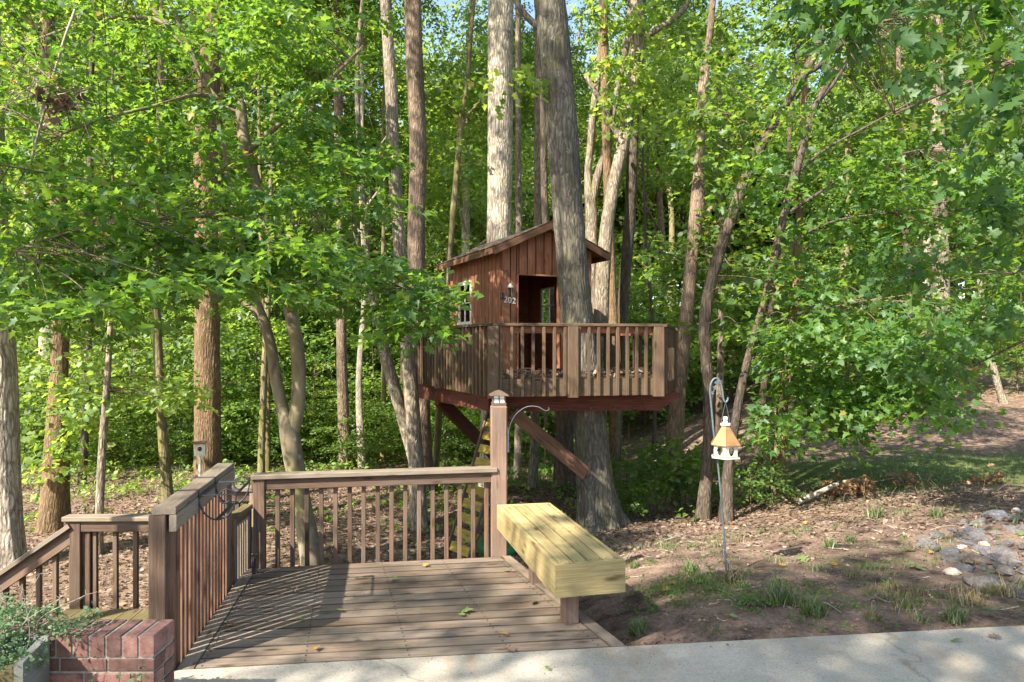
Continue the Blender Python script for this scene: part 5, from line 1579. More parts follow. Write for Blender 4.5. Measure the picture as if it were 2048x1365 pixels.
# crowns on the known tall trees, above the picture
for i, (key, up, sx, sz) in enumerate((('D', 0, .95, .8), ('C', 0, .95, .85), ('A', -1, .7, .6), ('B', 0, .9, .8), ('L1', 0, .8, .6), ('L2', 0, .8, .8), ('L5', 0, .9, .9), ('Hh', 0, .8, .7), ('Ii', 0, .7, .7), ('E', 1, .6, .45),
                                       ('I2', 0, .7, .7), ('U1', 0, .8, .8), ('U2', 0, .7, .8), ('W1', 0, .8, .75), ('W2', 0, .9, .9), ('W3', 0, .8, .8), ('X1', 0, .9, .9), ('X2', 0, .7, .7), ('X3', 0, .7, .8), ('Gv', 1, .6, .4), ('L4', 1, .6, .5), ('Rr', 0, .6, .6), ('Mm', 0, .5, .35), ('Nn', 0, .5, .4))):
    t, path = FT[key]
    e = path[-1]
    crown_on(t, SHADE[i % 3], (e[0], e[1], e[2] - 2.2 * sz + up), sx, sz, i * 1.3)

# trunks of the wood behind
def bg_trunk(seed, hgt, r0, mat):
    rg_ = np.random.default_rng(seed)
    n_ = 7
    p = np.zeros((n_, 3)); p[:, 2] = np.linspace(-.3, hgt, n_)
    p[1:, :2] = np.cumsum(rg_.normal(0, .16, (n_ - 1, 2)), 0)
    r_ = r0 * np.linspace(1.1, .3, n_); r_[0] = r0 * 1.4
    bag = Bag()
    pr = crom(np.column_stack([p, r_]), 4)
    bag.tube(pr[:, :3], pr[:, 3], 9)
    for k in range(9):
        f = rg_.uniform(.35, .95); i = int(f * (len(pr) - 1)); a = rg_.random() * 6.28
        L = rg_.uniform(1.4, 3.0) * (1.2 - f * .5)
        q = [pr[i, :3], pr[i, :3] + [math.cos(a) * L * .5, math.sin(a) * L * .5, L * .3], pr[i, :3] + [math.cos(a) * L, math.sin(a) * L, L * .75]]
        bag.tube(crom(q, 4), np.linspace(pr[i, 3] * .45, .01, 9), 5)
    return bag.mesh('trunk', M[mat])
BT_ = [bg_trunk(200, 17, .17, 'bark_red'), bg_trunk(201, 19, .20, 'bark_pale'), bg_trunk(202, 16, .14, 'bark_dark'), bg_trunk(203, 18, .16, 'bark_mossy')]
def stem_mesh(seed):
    rg_ = np.random.default_rng(seed); bag = Bag()
    bag.tube(crom([[0, 0, -.2], [.05, 0, 1.2], [0, .08, 2.4], [.1, .1, 3.8]], 4), np.linspace(.035, .008, 13), 6)
    for k in range(10):
        z = rg_.uniform(.8, 3.4); a = rg_.random() * 6.28; L = rg_.uniform(.7, 1.5)
        bag.tube(crom([[.04, .04, z], [math.cos(a) * L * .5, math.sin(a) * L * .5, z + .25], [math.cos(a) * L, math.sin(a) * L, z + .3]], 3), np.linspace(.013, .004, 7), 4)
    return bag.mesh('stem', M['twig'])
ST_ = [stem_mesh(220 + i) for i in range(2)]

rb = np.random.default_rng(77)
bgpos = []
def far_enough(x, y, dmin, lst): return all((x - a) ** 2 + (y - b_) ** 2 > dmin * dmin for a, b_ in lst)
tries = 0
while len(bgpos) < 34 and tries < 4000:
    tries += 1
    y = rb.uniform(20, 47); x = rb.uniform(-.82, .82) * y
    if x > 4 and y < 24: continue
    if .25 < x / y < .55 and rb.random() < .6: continue
    if far_enough(x, y, 3.0, bgpos): bgpos.append((x, y))
kinds = ['red brown', 'pale grey', 'dark', 'mossy']
for i, (x, y) in enumerate(bgpos):
    k = i % 4
    t = thing('forest_tree', 'slender %s forest tree standing far back in the wood' % kinds[k], 'tree', (x, y, gh(x, y)), '%s trees far back in the wood' % kinds[k])
    sc = rb.uniform(.85, 1.25)
    z = gh(x, y)
    link('trunk', BT_[k], Matrix.Translation((x, y, z)) @ Matrix.Rotation(rb.random() * 6.28, 4, 'Z') @ Matrix.Diagonal((sc, sc, sc, 1)), t)
    crown_on(t, TALL[(i // 2) % 4], (x, y, z + rb.uniform(9.5, 12.5) * sc), sc * rb.uniform(.9, 1.15), sc * 1.05, rb.random() * 6.28)
# the tall hedge of wood that closes the view
n_far = 0
for row, (yy, n_) in enumerate(((50, 17), (58, 18))):
    for i in range(n_):
        x = (-0.84 + 1.68 * (i + .5 * (row % 2) + rb.uniform(.1, .9)) / n_) * yy; y = yy + rb.uniform(-2.5, 2.5)
        z = gh(x, y); sc = rb.uniform(.95, 1.3)
        t = thing('distant_tree', 'leafy light green tree in the distant wall of woodland', 'tree', (x, y, z), 'distant trees closing the view')
        link('trunk', BT_[(i + row) % 4], Matrix.Translation((x, y, z)) @ Matrix.Diagonal((1.3, 1.3, .8, 1)), t)
        crown_on(t, FAR[(i + row) % 3], (x, y, z + 8.0 * sc), sc * 1.05, sc, rb.random() * 6.28)
# understory
us_ = []
def sapling(x, y, sc, k=None, label=None, group=None, szr=1.0):
    i = len(us_); us_.append((x, y)); z = gh(x, y)
    t = thing('sapling', label or 'leafy bright green understory sapling in the wood behind', 'sapling', (x, y, z), group or 'understory saplings in the wood')
    rot_ = Matrix.Rotation(rb.random() * 6.28, 4, 'Z')
    link('stem', ST_[i % 2], Matrix.Translation((x, y, z)) @ rot_ @ Matrix.Diagonal((sc, sc, sc, 1)), t)
    link('foliage', LOW[i % 4] if k is None else SEED[i % 2], Matrix.Translation((x, y, z + 2.1 * sc * szr)) @ rot_ @ Matrix.Diagonal((sc, sc, sc * szr, 1)), t)
tries = 0
while len(us_) < 66 and tries < 5000:
    tries += 1
    y = rb.uniform(14.5, 36); x = rb.uniform(-.80, .80) * y
    if y < 21 and 14 < y and rb.random() < .55: continue
    if x > 3.5 and y < 22: continue
    if far_enough(x, y, 1.7, us_): sapling(x, y, rb.uniform(.8, 1.5), szr=rb.uniform(.7, 1.2))
for (px_, yy, sc) in ((560, 24, 1.6), (640, 23.5, 1.5), (720, 24, 1.7), (780, 23, 1.4), (900, 24, 1.5), (1060, 23, 1.4), (1230, 22.5, 1.4), (1290, 24, 1.6), (150, 23, 1.5), (350, 24.5, 1.5)):
    sapling((px_ - CX) / F * yy, yy, sc, szr=.95)
for i_, px_ in enumerate(range(-20, 1010, 46)):
    yy = (17.6, 19.4, 18.4, 20.6)[i_ % 4] + rb.uniform(-.4, .4)
    sapling((px_ + rb.uniform(-14, 14) - CX) / F * yy, yy, rb.uniform(.5, .85), label='low leafy green shrub at the edge of the grassy strip behind the deck', group='low shrubs behind the deck', szr=.75)
for (px_, yy, sc) in ((1262, 11.0, .26), (1300, 11.6, .34), (1252, 11.8, .42), (1370, 11.9, .3), (1480, 11.4, .3), (1240, 10.9, .2), (1500, 10.6, .24), (1545, 10.9, .28)):
    sapling((px_ - CX) / F * yy, yy, sc, 0, 'small dark leafy seedling on the leaf litter right of the thick trunk', 'seedlings right of the thick treehouse trunk', .8)

# slim bare stemmed trees between the known trunks and the far wood
k_ = 0; tries = 0; slim = []
while k_ < 17 and tries < 4000:
    tries += 1
    y = rb.uniform(16, 26); x = rb.uniform(-.74, .30) * y
    if not far_enough(x, y, 1.5, slim): continue
    slim.append((x, y)); z = gh(x, y); kd = k_ % 4
    t = thing('slim_tree', 'very slim %s bare stem among the understory behind the deck' % kinds[kd], 'tree', (x, y, z), 'very slim %s stems in the understory' % kinds[kd])
    link('trunk', BT_[kd], Matrix.Translation((x, y, z)) @ Matrix.Rotation(rb.random() * 6.28, 4, 'Z') @ Matrix.Rotation(rb.uniform(-.05, .05), 4, 'X') @ Matrix.Diagonal((rb.uniform(.3, .5), rb.uniform(.3, .5), .75, 1)), t)
    crown_on(t, SHADE[k_ % 3], (x, y, z + 12.5), .45, .5, rb.random() * 6.28)
    k_ += 1

# trees out of the picture, behind and left of the camera, that shade the deck and patio
for i, (x, y, hgt, sx, sz) in enumerate(((-7.3, -4.5, 10.2, .72, .5), (-4.4, -3.4, 9.4, .85, .5), (-6.5, 3.2, 7.1, .62, .32), (-4.7, 4.3, 11.6, .66, .5), (-0.6, -2.9, 8.6, .75, .5), (-9.2, 8.0, 12.0, .7, .5))):
    t = thing('shade_tree', 'tall broad tree shading the deck from outside the photograph', 'tree', (x, y, gh(x, y)), 'shade trees beside the house')
    link('trunk', BT_[i % 4], Matrix.Translation((x, y, gh(x, y))) @ Matrix.Diagonal((.5, .5, hgt / 15, 1)), t)
    crown_on(t, SHADE[i % 3], (x, y, hgt), sx, sz, i * 2.1)

# dead tangle caught in the upper left branches
dt = thing('dead_branch', 'tangled dead bare branch with brown leaves caught in the upper left foliage', 'branch', tuple(P(110, 180, 7.2)))
db = Bag()
c0 = np.array(P(105, 175, 7.2))
for k in range(46):
    a = c0 + rl.normal(0, .12, 3) * [1.2, 1, 1]
    e = a + rl.normal(0, .33, 3) + [-.05, 0, .0]
    db.tube(crom([a, (a + e) / 2 + rl.normal(0, .04, 3), e], 4), np.linspace(.007, .003, 9), 4)
db.tube(crom([P(60, 330, 7.3), P(100, 180, 7.2), P(125, 90, 7.1), P(150, 20, 7.2)], 5), .012, 6)
link('twigs', db.mesh('twigs', M['deadwood']), Matrix(), dt)
pos, d_, nn_, s_, sp_ = spray_leaves(rl, np.array([list(P(140, 195, 7.2)), list(P(120, 215, 7.2)), list(P(95, 190, 7.2))]), 30, .12, .09, .8, .08, 1.0)
link('dry_leaves', leaf_mesh('dry_leaves', pos, d_, nn_, s_, LEAF_STAR, M['leaf_dry'], rl), Matrix(), dt, 'stuff')

# ------------------------------------------------------------------ GROUND COVER AND LOOSE THINGS
rq = np.random.default_rng(50)
def on_ground(x, y, dz=0.0):
    return np.stack([x, y, ground_h(x, y) + dz], -1)
def in_deck(x, y): return (y < 6.2) & (x < 0.75) 
def scatter_leaves(nm, label, n_, xr, yr, size, mat, tmpl, tilt=.5, dens=None):
    x = rq.uniform(*xr, n_); y = rq.uniform(*yr, n_)
    ok_ = ~in_deck(x, y) & (np.abs(x) < .8 * y + 1) & (y > 4.35 + .12 * x)
    if dens is not None: ok_ &= rq.random(n_) < dens(x, y)
    x, y = x[ok_], y[ok_]; k = len(x)
    p = on_ground(x, y, rq.uniform(.004, .035, k))
    d = rq.normal(0, 1, (k, 3)); d[:, 2] *= .15
    nn_ = np.zeros((k, 3)); nn_[:, 2] = 1; nn_ += rq.normal(0, tilt, (k, 3))
    o = link(nm, leaf_mesh(nm, p, d, nn_, size * rq.uniform(.6, 1.3, k), tmpl, M[mat], rq), Matrix(), None, 'stuff')
    tag(o, label)
scatter_leaves('leaf_litter', 'brown fallen leaves covering the forest floor behind the deck', 46000, (-11, 7), (6.3, 17), .05, 'leaf_dry', LEAF_STAR, .45,
               lambda x, y: np.clip(sst(7.2, 9.5, y + .8 * np.clip(1 - x, 0, 3)) * (1 - sst(3.4, 5, x) * sst(9.5, 11, y)), .03, 1))
scatter_leaves('soil_litter', 'small scattered dry leaf bits on the bare soil', 2600, (.6, 7.5), (4.4, 10), .035, 'leaf_dry', LEAF_FAR, .5)
# pebbles and crumbs of soil
def lump_mesh(nm, p, s_, mat, rng):
    base = np.array([(1, 0, 0), (-1, 0, 0), (0, 1, 0), (0, -1, 0), (0, 0, .75), (0, 0, -.6)], float)
    T0 = np.array([(0, 2, 4), (2, 1, 4), (1, 3, 4), (3, 0, 4), (2, 0, 5), (1, 2, 5), (3, 1, 5), (0, 3, 5)])
    k = len(p)
    V = base[None] * s_[:, None, None] * rng.uniform(.6, 1.3, (k, 6, 1))
    a = rng.random(k) * 6.28
    ca, sa = np.cos(a)[:, None], np.sin(a)[:, None]
    V = np.stack([V[..., 0] * ca - V[..., 1] * sa, V[..., 0] * sa + V[..., 1] * ca, V[..., 2]], -1) + p[:, None]
    T = (T0[None] + (np.arange(k) * 6)[:, None, None]).reshape(-1, 3)
    return make_mesh(nm, V.reshape(-1, 3), T, mat)
k = 6000
x = rq.uniform(.6, 7.5, k); y = 4.36 + .12 * x + rq.random(k) ** 1.4 * 4.5
M['crumb'] = plain('soil_crumb', (0.15, 0.105, 0.08), .95, ns=1.2, amt=.7)
o = link('gravel', lump_mesh('gravel', on_ground(x, y, .0), rq.uniform(.004, .014, k), M['crumb'], rq), Matrix(), None, 'stuff')
tag(o, 'small pebbles and crumbs of dark soil along the patio edge')

# grass
def tuft_geo(rng, x, y, nb, spread, hgt, lean=.35):
    k = len(x); N = k * nb; ix = np.repeat(np.arange(k), nb)
    off = rng.normal(0, 1, (N, 2)) * np.asarray(spread)[ix, None] * .5
    px_ = x[ix] + off[:, 0]; py_ = y[ix] + off[:, 1]
    p = on_ground(px_, py_, -.005)
    d = np.zeros((N, 3)); d[:, 2] = 1; d[:, :2] = nrm(off) * lean * rng.random((N, 1)) + rng.normal(0, .18, (N, 2))
    nn_ = np.zeros((N, 3)); nn_[:, :2] = -nrm(off + 1e-4) + rng.normal(0, .4, (N, 2)); nn_[:, 2] = .2
    s_ = np.asarray(hgt)[ix] * rng.uniform(.45, 1.15, N)
    return p, d, nn_, s_
def grass_patch(nm, label, x, y, nb, spread, hgt, mat):
    p, d, nn_, s_ = tuft_geo(rq, x, y, nb, spread, hgt)
    o = link(nm, leaf_mesh(nm, p, d, nn_, s_, BLADE, M[mat], rq), Matrix(), None, 'stuff')
    tag(o, label)
# thin grass on the bare soil
n_ = 800
x = rq.uniform(.8, 8.0, n_); y = 4.45 + .12 * x + rq.random(n_) * 4.2
keep = (np.sin(x * 2.1 + 1) * np.sin(y * 2.6 + x) + rq.normal(0, .35, n_) > .25)
x, y = x[keep], y[keep]
grass_patch('grass', 'thin green grass growing in patches on the bare soil', x, y, 34, rq.uniform(.06, .18, len(x)), rq.uniform(.035, .085, len(x)), 'grass')
n_ = 2000
x = rq.uniform(4.2, 15, n_); y = rq.uniform(9.2, 14.5, n_) + .1 * x
ok_ = (y - .12 * np.clip(x - 4, 0, 9) > 9.4 + rq.random(n_) * 1.2) & (x < .8 * y)
x, y = x[ok_], y[ok_]
grass_patch('lawn_grass', 'sparse lawn grass beyond the brush pile on the right', x, y, 22, rq.uniform(.12, .3, len(x)), rq.uniform(.03, .075, len(x)), 'grass')
n_ = 700
x = rq.uniform(-13, 3.5, n_); y = rq.uniform(14.3, 21, n_)
grass_patch('lane_grass', 'green grassy strip crossing the wood behind the deck', x, y, 18, rq.uniform(.15, .35, n_), rq.uniform(.06, .13, n_), 'grass')
n_ = 42
x = rq.uniform(2.8, 4.8, n_); y = 4.75 + .12 * x + rq.random(n_) * .6
grass_patch('dry_grass', 'dry straw coloured grass beside the stones near the patio', x, y, 40, rq.uniform(.06, .12, n_), rq.uniform(.05, .10, n_), 'straw')

# low weeds and loose sticks on the bare soil
wx = np.concatenate([rq.normal(1.55, .28, 60), rq.normal(2.3, .5, 30), rq.uniform(1, 6, 40), rq.uniform(.8, 2.6, 30)]); wy = np.concatenate([rq.normal(5.75, .35, 60), rq.normal(5.4, .3, 30), rq.uniform(5.0, 9, 40), rq.uniform(4.6, 7.5, 30)])
wc_ = on_ground(wx, wy, .025)
pos, d_, nn_, s_, sp_ = spray_leaves(rq, wc_, 26, .10, .022, .3, .012, .6, sz_var=1.0)
o = link('ground_weeds', leaf_mesh('ground_weeds', pos, d_, nn_, s_, LEAF_MID, M['leaf_mid'], rq), Matrix(), None, 'stuff')
tag(o, 'low leafy weeds creeping over the bare soil beside the bench')
sb = Bag()
for k in range(260):
    x_ = rq.uniform(.8, 7.5); y_ = rq.uniform(4.5 + .12 * x_, 10.5)
    if k > 150: x_ = rq.uniform(-6, 5); y_ = rq.uniform(8, 14)
    a = rq.random() * 6.28; L_ = rq.uniform(.05, .28) * (1.6 if k > 150 else 1)
    q0 = np.array([x_, y_, gh(x_, y_) + .012]); e_ = q0 + [math.cos(a) * L_, math.sin(a) * L_, 0]; e_[2] = gh(e_[0], e_[1]) + rq.uniform(.01, .05)
    sb.tube(crom([q0, (q0 + e_) / 2 + rq.normal(0, .012, 3), e_], 3), np.linspace(.005, .002, 7), 4)
o = link('fallen_twigs', sb.mesh('fallen_twigs', M['deadwood']), Matrix(), None, 'stuff')
tag(o, 'thin dead twigs scattered over soil and leaf litter')
k = 320
x = rq.uniform(-1.8, 6.5, k); y = edge(x) - rq.random(k) ** 3 * .8 + .01
o = link('patio_grit', lump_mesh('patio_grit', np.stack([x, y, np.full(k, .003)], -1), rq.uniform(.002, .005, k), M['crumb'], rq), Matrix(), None, 'stuff')
tag(o, 'grit and soil crumbs spilled on the patio edge')
# low leafy ground plants under the trees
k = 420
x = rq.uniform(-12, 3.2, k); y = 10.5 + rq.random(k) ** .8 * 10
gp = on_ground(x, y, rq.uniform(.06, .3, k))
pos, d_, nn_, s_, sp_ = spray_leaves(rq, gp, 22, .26, .085, .25, .04, .5, sz_var=.9)
o = link('ground_plants', leaf_mesh('ground_plants', pos, d_, nn_, s_, LEAF_MID, M['leaf_light'], rq), Matrix(), None, 'stuff')
tag(o, 'low leafy plants scattered over the forest floor behind the deck')
# distinct tufts
TUFTS = [(1460, 1165, .13, 60, 'straw', 'bright pale grass tuft at the foot of the shepherd hook'), (1380, 1145, .12, 60, 'grass', 'dark green grass tuft left of the shepherd hook'),
         (1560, 1205, .16, 50, 'grass', 'upright green grass tuft in the middle of the bare soil'), (1630, 1230, .12, 110, 'grass', 'wide soft green grass clump near the patio edge'),
         (1745, 1240, .10, 40, 'straw', 'pale spiky grass tuft by the patio edge'), (1840, 1245, .09, 36, 'grass', 'low spreading green grass tuft touching the patio edge'),
         (1908, 1245, .11, 70, 'grass', 'rounded grass tuft at the patio edge on the right'), (1815, 1215, .08, 36, 'grass', 'small bright grass tuft behind the low spreading one'),
         (1660, 1095, .10, 60, 'grass', 'green grass tuft on the dirt behind the fallen oak leaves'), (1750, 1035, .16, 60, 'grass', 'tall loose grass tuft in front of the brush pile'),
         (1875, 1035, .13, 80, 'grass', 'bright green grass tuft left of the stones'), (1700, 1085, .09, 50, 'grass', 'low grass tuft right of the dirt patch'),
         (1480, 1085, .10, 30, 'straw', 'dry reddish grass tuft behind the shepherd hook'), (1275, 1265, .10, 40, 'grass', 'broad leaved weed tuft beside the deck corner'),
         (1270, 1135, .09, 40, 'grass', 'grass tuft beside the far right side of the bench')]
for (px_, py_, hgt, nb_, mt_, lab) in TUFTS:
    g = G(px_, py_, -.1)
    for _ in range(6):
        g = G(px_, py_, gh(g.x, g.y))
    p, d, nn_, s_ = tuft_geo(rq, np.array([g.x]), np.array([g.y]), nb_ * 2, [hgt * .6], [hgt], .7)
    p = p - np.array(g)
    o = link('grass_tuft', leaf_mesh('grass_tuft', p, d, nn_, s_, BLADE, M[mt_], rq), Matrix.Translation(g))
    tag(o, lab, 'grass tuft', 'grass tufts on the bare soil')

def ground_px(px_, py_):
    g = G(px_, py_, -.1)
    for _ in range(8):
        g = G(px_, py_, gh(g.x, g.y))
    return g
# stones
def rock_mesh(seed, flat):
    rg_ = np.random.default_rng(seed)
    n1, n2 = 9, 6
    V = []
    k = rg_.normal(0, 1, (6, 3)) * 2.2; ph = rg_.random(6) * 6.28
    pl_ = nrm(rg_.normal(0, 1, (13, 3))); pd_ = rg_.uniform(.42, .8, 13)
    U = []
    U.append((0, 0, 1))
    for j in range(1, n2):
        for i in range(n1):
            a = i / n1 * 6.283; b_ = j / n2 * math.pi
            U.append((math.sin(b_) * math.cos(a), math.sin(b_) * math.sin(a), math.cos(b_)))
    U.append((0, 0, -1))
    U = np.array(U)
    r_ = 1 + .12 * np.sin(U @ k.T + ph).sum(1) / 2
    for n_, d in zip(pl_, pd_):                  # chip flat faces
        c = U @ n_
        r_ = np.where(c > 0.05, np.minimum(r_, d / np.maximum(c, .05)), r_)
    V = U * r_[:, None] * np.array([1, .72, flat])
    Fs = []
    for i in range(n1): Fs.append((0, 1 + i, 1 + (i + 1) % n1))
    for j in range(n2 - 2):
        for i in range(n1):
            Fs.append((1 + j * n1 + i, 1 + (j + 1) * n1 + i, 1 + (j + 1) * n1 + (i + 1) % n1, 1 + j * n1 + (i + 1) % n1))
    b0 = 1 + (n2 - 2) * n1; e_ = len(U) - 1
    for i in range(n1): Fs.append((e_, b0 + (i + 1) % n1, b0 + i))
    return make_mesh('rock', V, Fs, M['stone'])
RK = [rock_mesh(300 + i, f) for i, f in enumerate((.35, .5, .3, .6, .4, .28))]
M['stone_pale'] = plain('pale_stone', (0.36, 0.31, 0.26), .8, ns=9, amt=.2, bmp=.01)
M['stone_pink'] = plain('pink_stone', (0.40, 0.25, 0.20), .8, ns=9, amt=.2, bmp=.01)
BIG = [(1958, 1172, .21, 2, 'long flat tan slate stone at the front of the stone pile', None), (1970, 1095, .075, 3, 'round pinkish stone in the middle of the stone pile', 'stone_pink'),
       (1925, 1098, .06, 1, 'pale cream stone left of the round pinkish one', 'stone_pale'), (1868, 1100, .12, 0, 'grey slab stone at the left edge of the stone pile', None),
       (1985, 1035, .22, 2, 'large flat dark stone at the back of the stone pile', None), (2035, 1028, .10, 3, 'rounded tan stone at the right edge behind the others', 'stone_pale'),
       (2010, 1130, .14, 4, 'dark blue grey wedge stone near the right edge', None), (1930, 1075, .14, 0, 'brownish broken slab in the centre of the stone pile', None),
       (2030, 1090, .18, 5, 'wide light grey slab near the right edge of the stones', None), (1900, 1150, .10, 2, 'pale flat stone left of the long tan slate', 'stone_pale'),
       (1440, 1150, .045, 3, 'small grey stone by the shepherd hook pole', None), (1418, 1182, .04, 1, 'small reddish stone on the soil left of the hook pole', 'stone_pink')]
def put_rock(x, y, s, i, label, mat, z0=0.0, group='stones in the pile on the right'):
    me = RK[i % 6]
    if mat:
        me = me.copy(); me.materials.clear(); me.materials.append(M[mat])
    Mw = Matrix.Translation((x, y, gh(x, y) + s * .03 + z0)) @ Matrix.Rotation(rnd.uniform(0, 6.28), 4, 'Z') @ Matrix.Rotation(rnd.uniform(-.25, .25), 4, 'X') @ Matrix.Diagonal((s, s, s, 1))
    o = link('rock', me, Mw)
    tag(o, label, 'stone', group)
for (px_, py_, s, i, lab, mt_) in BIG:
    g = ground_px(px_, py_); put_rock(g.x, g.y, s, i, lab, mt_, .02)
kk = 0
while kk < 160:
    px_ = rnd.uniform(1835, 2110); py_ = rnd.uniform(1015, 1215)
    f = (px_ - 1835) / 210
    if py_ > 1085 + 130 * min(1, f) or py_ < 1075 - 62 * min(1, f * 1.2): continue
    g = ground_px(px_, py_)
    s = rnd.choice((.06, .06, .08, .11, .11, .15))
    kinds_ = {.06: 'small', .08: 'fist sized', .11: 'medium', .15: 'large flat'}
    put_rock(g.x, g.y, s, rnd.randrange(6), '%s grey brown stone lying loose in the stone pile' % kinds_[s], None, rnd.uniform(0, .02), '%s stones in the pile' % kinds_[s])
    kk += 1

# brush pile: fallen limb with dead leaves
bp_ = thing('fallen_branch', 'fallen pale limb with brown dead leaves lying at the edge of the lawn', 'branch', tuple(ground_px(1700, 1005)))
g0 = ground_px(1595, 1010); yb = g0.y
b3 = [g0 + Vector((0, 0, .03)), P(1640, 985, yb), P(1680, 967, yb + .05), P(1715, 960, yb + .1), P(1745, 968, yb + .15)]
rod('limb', [list(q) for q in b3], [.045, .04, .032, .02, .01], 'deadwood', bp_, 9)
g1 = ground_px(1770, 1010)
rod('limb', [list(q) for q in (P(1745, 965, yb + .3), P(1800, 955, yb + .3), P(1850, 950, yb + .35), P(1910, 962, yb + .3), P(1985, 962, yb + .2))], [.014, .012, .010, .008, .005], 'twig', bp_, 6)
rod('limb', [list(q) for q in (ground_px(1780, 992) + Vector((0, 0, .05)), P(1840, 1000, yb - .1), P(1900, 996, yb - .2), ground_px(1960, 1000) + Vector((0, 0, .02)))], [.014, .012, .010, .006], 'deadwood', bp_, 6)
fbag = Bag()
for k in range(60):
    g = ground_px(rnd.uniform(1650, 1980), rnd.uniform(990, 1012)); a = np.array(g)
    e = a + np.array([rnd.uniform(-.35, .35), rnd.uniform(-.2, .2), rnd.uniform(.02, .36)])
    fbag.tube(crom([a, (a + e) / 2 + rq.normal(0, .04, 3), e], 3), np.linspace(.006, .002, 7), 4)
link('twigs', fbag.mesh('twigs', M['twig']), Matrix(), bp_, 'stuff')
cc = [list(P(rnd.uniform(1665, 1755), rnd.uniform(972, 1010), yb + rnd.uniform(-.1, .3))) for _ in range(26)] + [list(P(rnd.uniform(1760, 1975), rnd.uniform(985, 1012), yb + rnd.uniform(-.1, .3))) for _ in range(26)] + \
     [list(P(rnd.uniform(1808, 1832), rnd.uniform(945, 990), yb + .3)) for _ in range(9)] + [list(P(rnd.uniform(1930, 1985), rnd.uniform(950, 985), yb + .25)) for _ in range(9)]
pos, d_, nn_, s_, sp_ = spray_leaves(rq, np.array(cc), 20, .13, .115, .8, .07, 1.0)
link('dead_leaves', leaf_mesh('dead_leaves', pos, d_, nn_, s_, LEAF_OAK, M['leaf_brown'], rq), Matrix(), bp_, 'stuff')

# single fallen leaves
LV = {}
def single_leaf(p, size, mat, tmpl, label, group, parent=None, tilt=.18):
    key = (mat, id(tmpl))
    if key not in LV:
        V0 = tmpl[0].copy(); V0[:, 1] -= .45
        LV[key] = make_mesh('fallen_leaf', V0, tmpl[1], M[mat], False, {'tone': np.full(len(V0), .55)})
    Mw = Matrix.Translation(p) @ Matrix.Rotation(rnd.uniform(0, 6.28), 4, 'Z') @ Matrix.Rotation(rnd.uniform(-tilt, tilt), 4, 'X') @ Matrix.Rotation(rnd.uniform(-tilt, tilt), 4, 'Y') @ Matrix.Diagonal((size, size, size, 1))
    o = link('fallen_leaf', LV[key], Mw)
    tag(o, label, 'leaf', group)
DL = [(852, 1132, .055, 'leaf_orange', 'orange leaf lying near the back railing'), (788, 1161, .075, 'leaf_fallen_green', 'pale green curled leaf on the upper middle of the deck'),
      (680, 1222, .065, 'leaf_fallen_green', 'green leaf on the edge of the railing shadow'), (600, 1242, .06, 'leaf_fallen_green', 'yellow green leaf inside the striped railing shadow'),
      (935, 1224, .085, 'leaf_fallen_green', 'larger pale green leaf in the middle right of the deck'), (922, 1232, .05, 'leaf_fallen_green', 'smaller green leaf tucked beside the larger pale one'),
      (1066, 1206, .09, 'leaf_dry', 'curled tan leaf in front of the bench leg'), (632, 1299, .06, 'leaf_orange', 'orange leaf near the front edge of the deck'),
      (1018, 1300, .10, 'leaf_dry', 'big tan leaf at the join of deck and patio'), (1008, 1271, .055, 'leaf_orange', 'small orange brown leaf on the front boards'),
      (710, 1280, .05, 'leaf_dry', 'dark curled leaf on a front deck board'), (476, 1182, .05, 'leaf_fallen_green', 'yellowish leaf at the foot of the gate'), (1010, 1142, .05, 'leaf_fallen_green', 'tiny green leaf near the far bench end')]
for (px_, py_, s, mt_, lab) in DL:
    g = G(px_, py_, 0.006)
    single_leaf(g + Vector((0, 0, .012)), s, mt_, LEAF_MAPLE if mt_ != 'leaf_dry' else LEAF_OAK, lab, 'leaves fallen on the deck', tilt=.3)
CLV = [(1915, 1282, .09, 'leaf_fallen_green', 'dark green leaf on the right part of the patio'), (1990, 1275, .08, 'leaf_dry', 'curled brown leaf near the right patio edge'), (1095, 1338, .045, 'leaf_fallen_green', 'small green leaf at the bottom of the patio'), (1455, 1292, .03, 'leaf_dry', 'small brown scrap on the patio edge')]
for (px_, py_, s, mt_, lab) in CLV:
    single_leaf(G(px_, py_, 0.01) + Vector((0, 0, .008)), s, mt_, LEAF_OAK, lab, 'leaves fallen on the patio', tilt=.3)
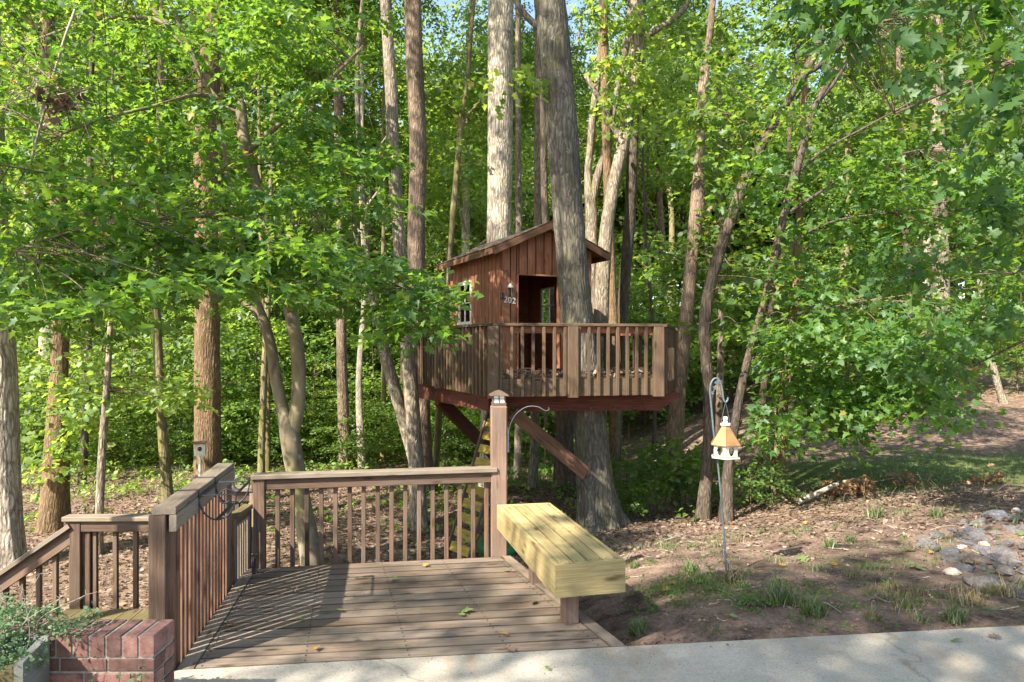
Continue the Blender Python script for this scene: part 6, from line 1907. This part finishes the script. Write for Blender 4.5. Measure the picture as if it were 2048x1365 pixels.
GLV = [(1605, 1123, .20, 'leaf_fallen_green', LEAF_OAK, 'large pale green oak leaf lying on the dirt'), (1640, 1118, .13, 'leaf_fallen_green', LEAF_OAK, 'smaller green oak leaf beside the large one'),
       (1815, 1105, .17, 'leaf_fallen_green', LEAF_OAK, 'green oak leaf left of the stone pile'), (1835, 1140, .22, 'leaf_fallen_green', LEAF_OAK, 'big dark green oak leaf in front of the stones'),
       (2040, 1072, .15, 'leaf_fallen_green', LEAF_OAK, 'blue green oak leaf at the right edge on the stones'), (1668, 1134, .07, 'leaf_orange', LEAF_MAPLE, 'orange leaf on the dirt right of the oak leaves'),
       (1565, 1136, .06, 'leaf_orange', LEAF_MAPLE, 'orange leaf left of the large oak leaf'), (1610, 1050, .07, 'leaf_orange', LEAF_MAPLE, 'orange leaf on the dirt behind the oak leaves'),
       (1330, 1186, .08, 'leaf_orange', LEAF_MAPLE, 'orange leaf on the soil right of the bench'), (1455, 1237, .07, 'leaf_orange', LEAF_MAPLE, 'orange leaf on the front soil patch'),
       (1348, 1172, .06, 'leaf_orange', LEAF_MAPLE, 'small rust leaf near the green weeds'), (1316, 1078, .07, 'leaf_orange', LEAF_MAPLE, 'yellow leaf under the pale stick'),
       (1290, 1092, .06, 'leaf_orange', LEAF_MAPLE, 'orange leaf near the bench on the dirt'), (1468, 1241, .06, 'leaf_fallen_green', LEAF_MAPLE, 'grey green leaf on the front soil patch'),
       (1770, 1113, .09, 'straw', LEAF_OAK, 'pale whitish dry leaf on the dirt'), (1862, 1110, .06, 'leaf_orange', LEAF_MAPLE, 'orange leaf in front of the slab stones'),
       (1278, 1252, .16, 'leaf_fallen_green', LEAF_OAK, 'green oak leaf beside the deck corner'), (1213, 1236, .10, 'leaf_dry', LEAF_OAK, 'pale brown leaf beside the bench leg on the soil'),
       (1585, 1192, .09, 'leaf_fallen_green', LEAF_OAK, 'folded green leaf in the middle of the soil')]
for (px_, py_, s, mt_, tm, lab) in GLV:
    single_leaf(ground_px(px_, py_) + Vector((0, 0, .03)), s, mt_, tm, lab, 'leaves fallen on the soil', tilt=.35)
sk = thing('stick', 'pale bare stick lying on the dirt right of the thick trunk', 'stick', tuple(ground_px(1350, 1080)))
rod('shaft', [list(ground_px(1328, 1086) + Vector((0, 0, .02))), list(ground_px(1350, 1080) + Vector((0, 0, .03))), list(ground_px(1370, 1073) + Vector((0, 0, .02)))], [.014, .011, .008], 'deadwood', sk, 6)
# dead leaves on the treehouse floor
k = 420
t_ = rq.random(k); u_ = rq.random(k)
p = np.array([list((A + (B - A) * a) + Vector((.1, .15 + b_ * 1.5, TZ + .02))) for a, b_ in zip(t_, u_)]); p[:, 2] += rq.random(k) * .05
d = rq.normal(0, 1, (k, 3)); d[:, 2] *= .2
nn_ = rq.normal(0, .5, (k, 3)); nn_[:, 2] += 1
o = link('fallen_leaves', leaf_mesh('fallen_leaves', p, d, nn_, rq.uniform(.06, .11, k), LEAF_STAR, M['leaf_dry'], rq), Matrix(), None, 'stuff')
tag(o, 'dead brown leaves lying on the treehouse deck floor')
# twig scraps on the deck
ts = thing('twig_scrap', 'small dark forked twig lying in the railing shadow on the deck', 'twig', tuple(G(590, 1183, .0)))
tb = Bag()
g = np.array(G(590, 1183, .012))
for e in ((-.07, .01, .02), (.06, -.02, .0), (-.02, .05, .04), (.03, .04, .03), (-.05, -.03, .01), (.08, .03, .0)):
    tb.tube(crom([g, g + np.array(e) * .5 + [0, 0, .012], g + np.array(e)], 3), .003, 4)
link('twigs', tb.mesh('twigs', M['twig']), Matrix(), ts)
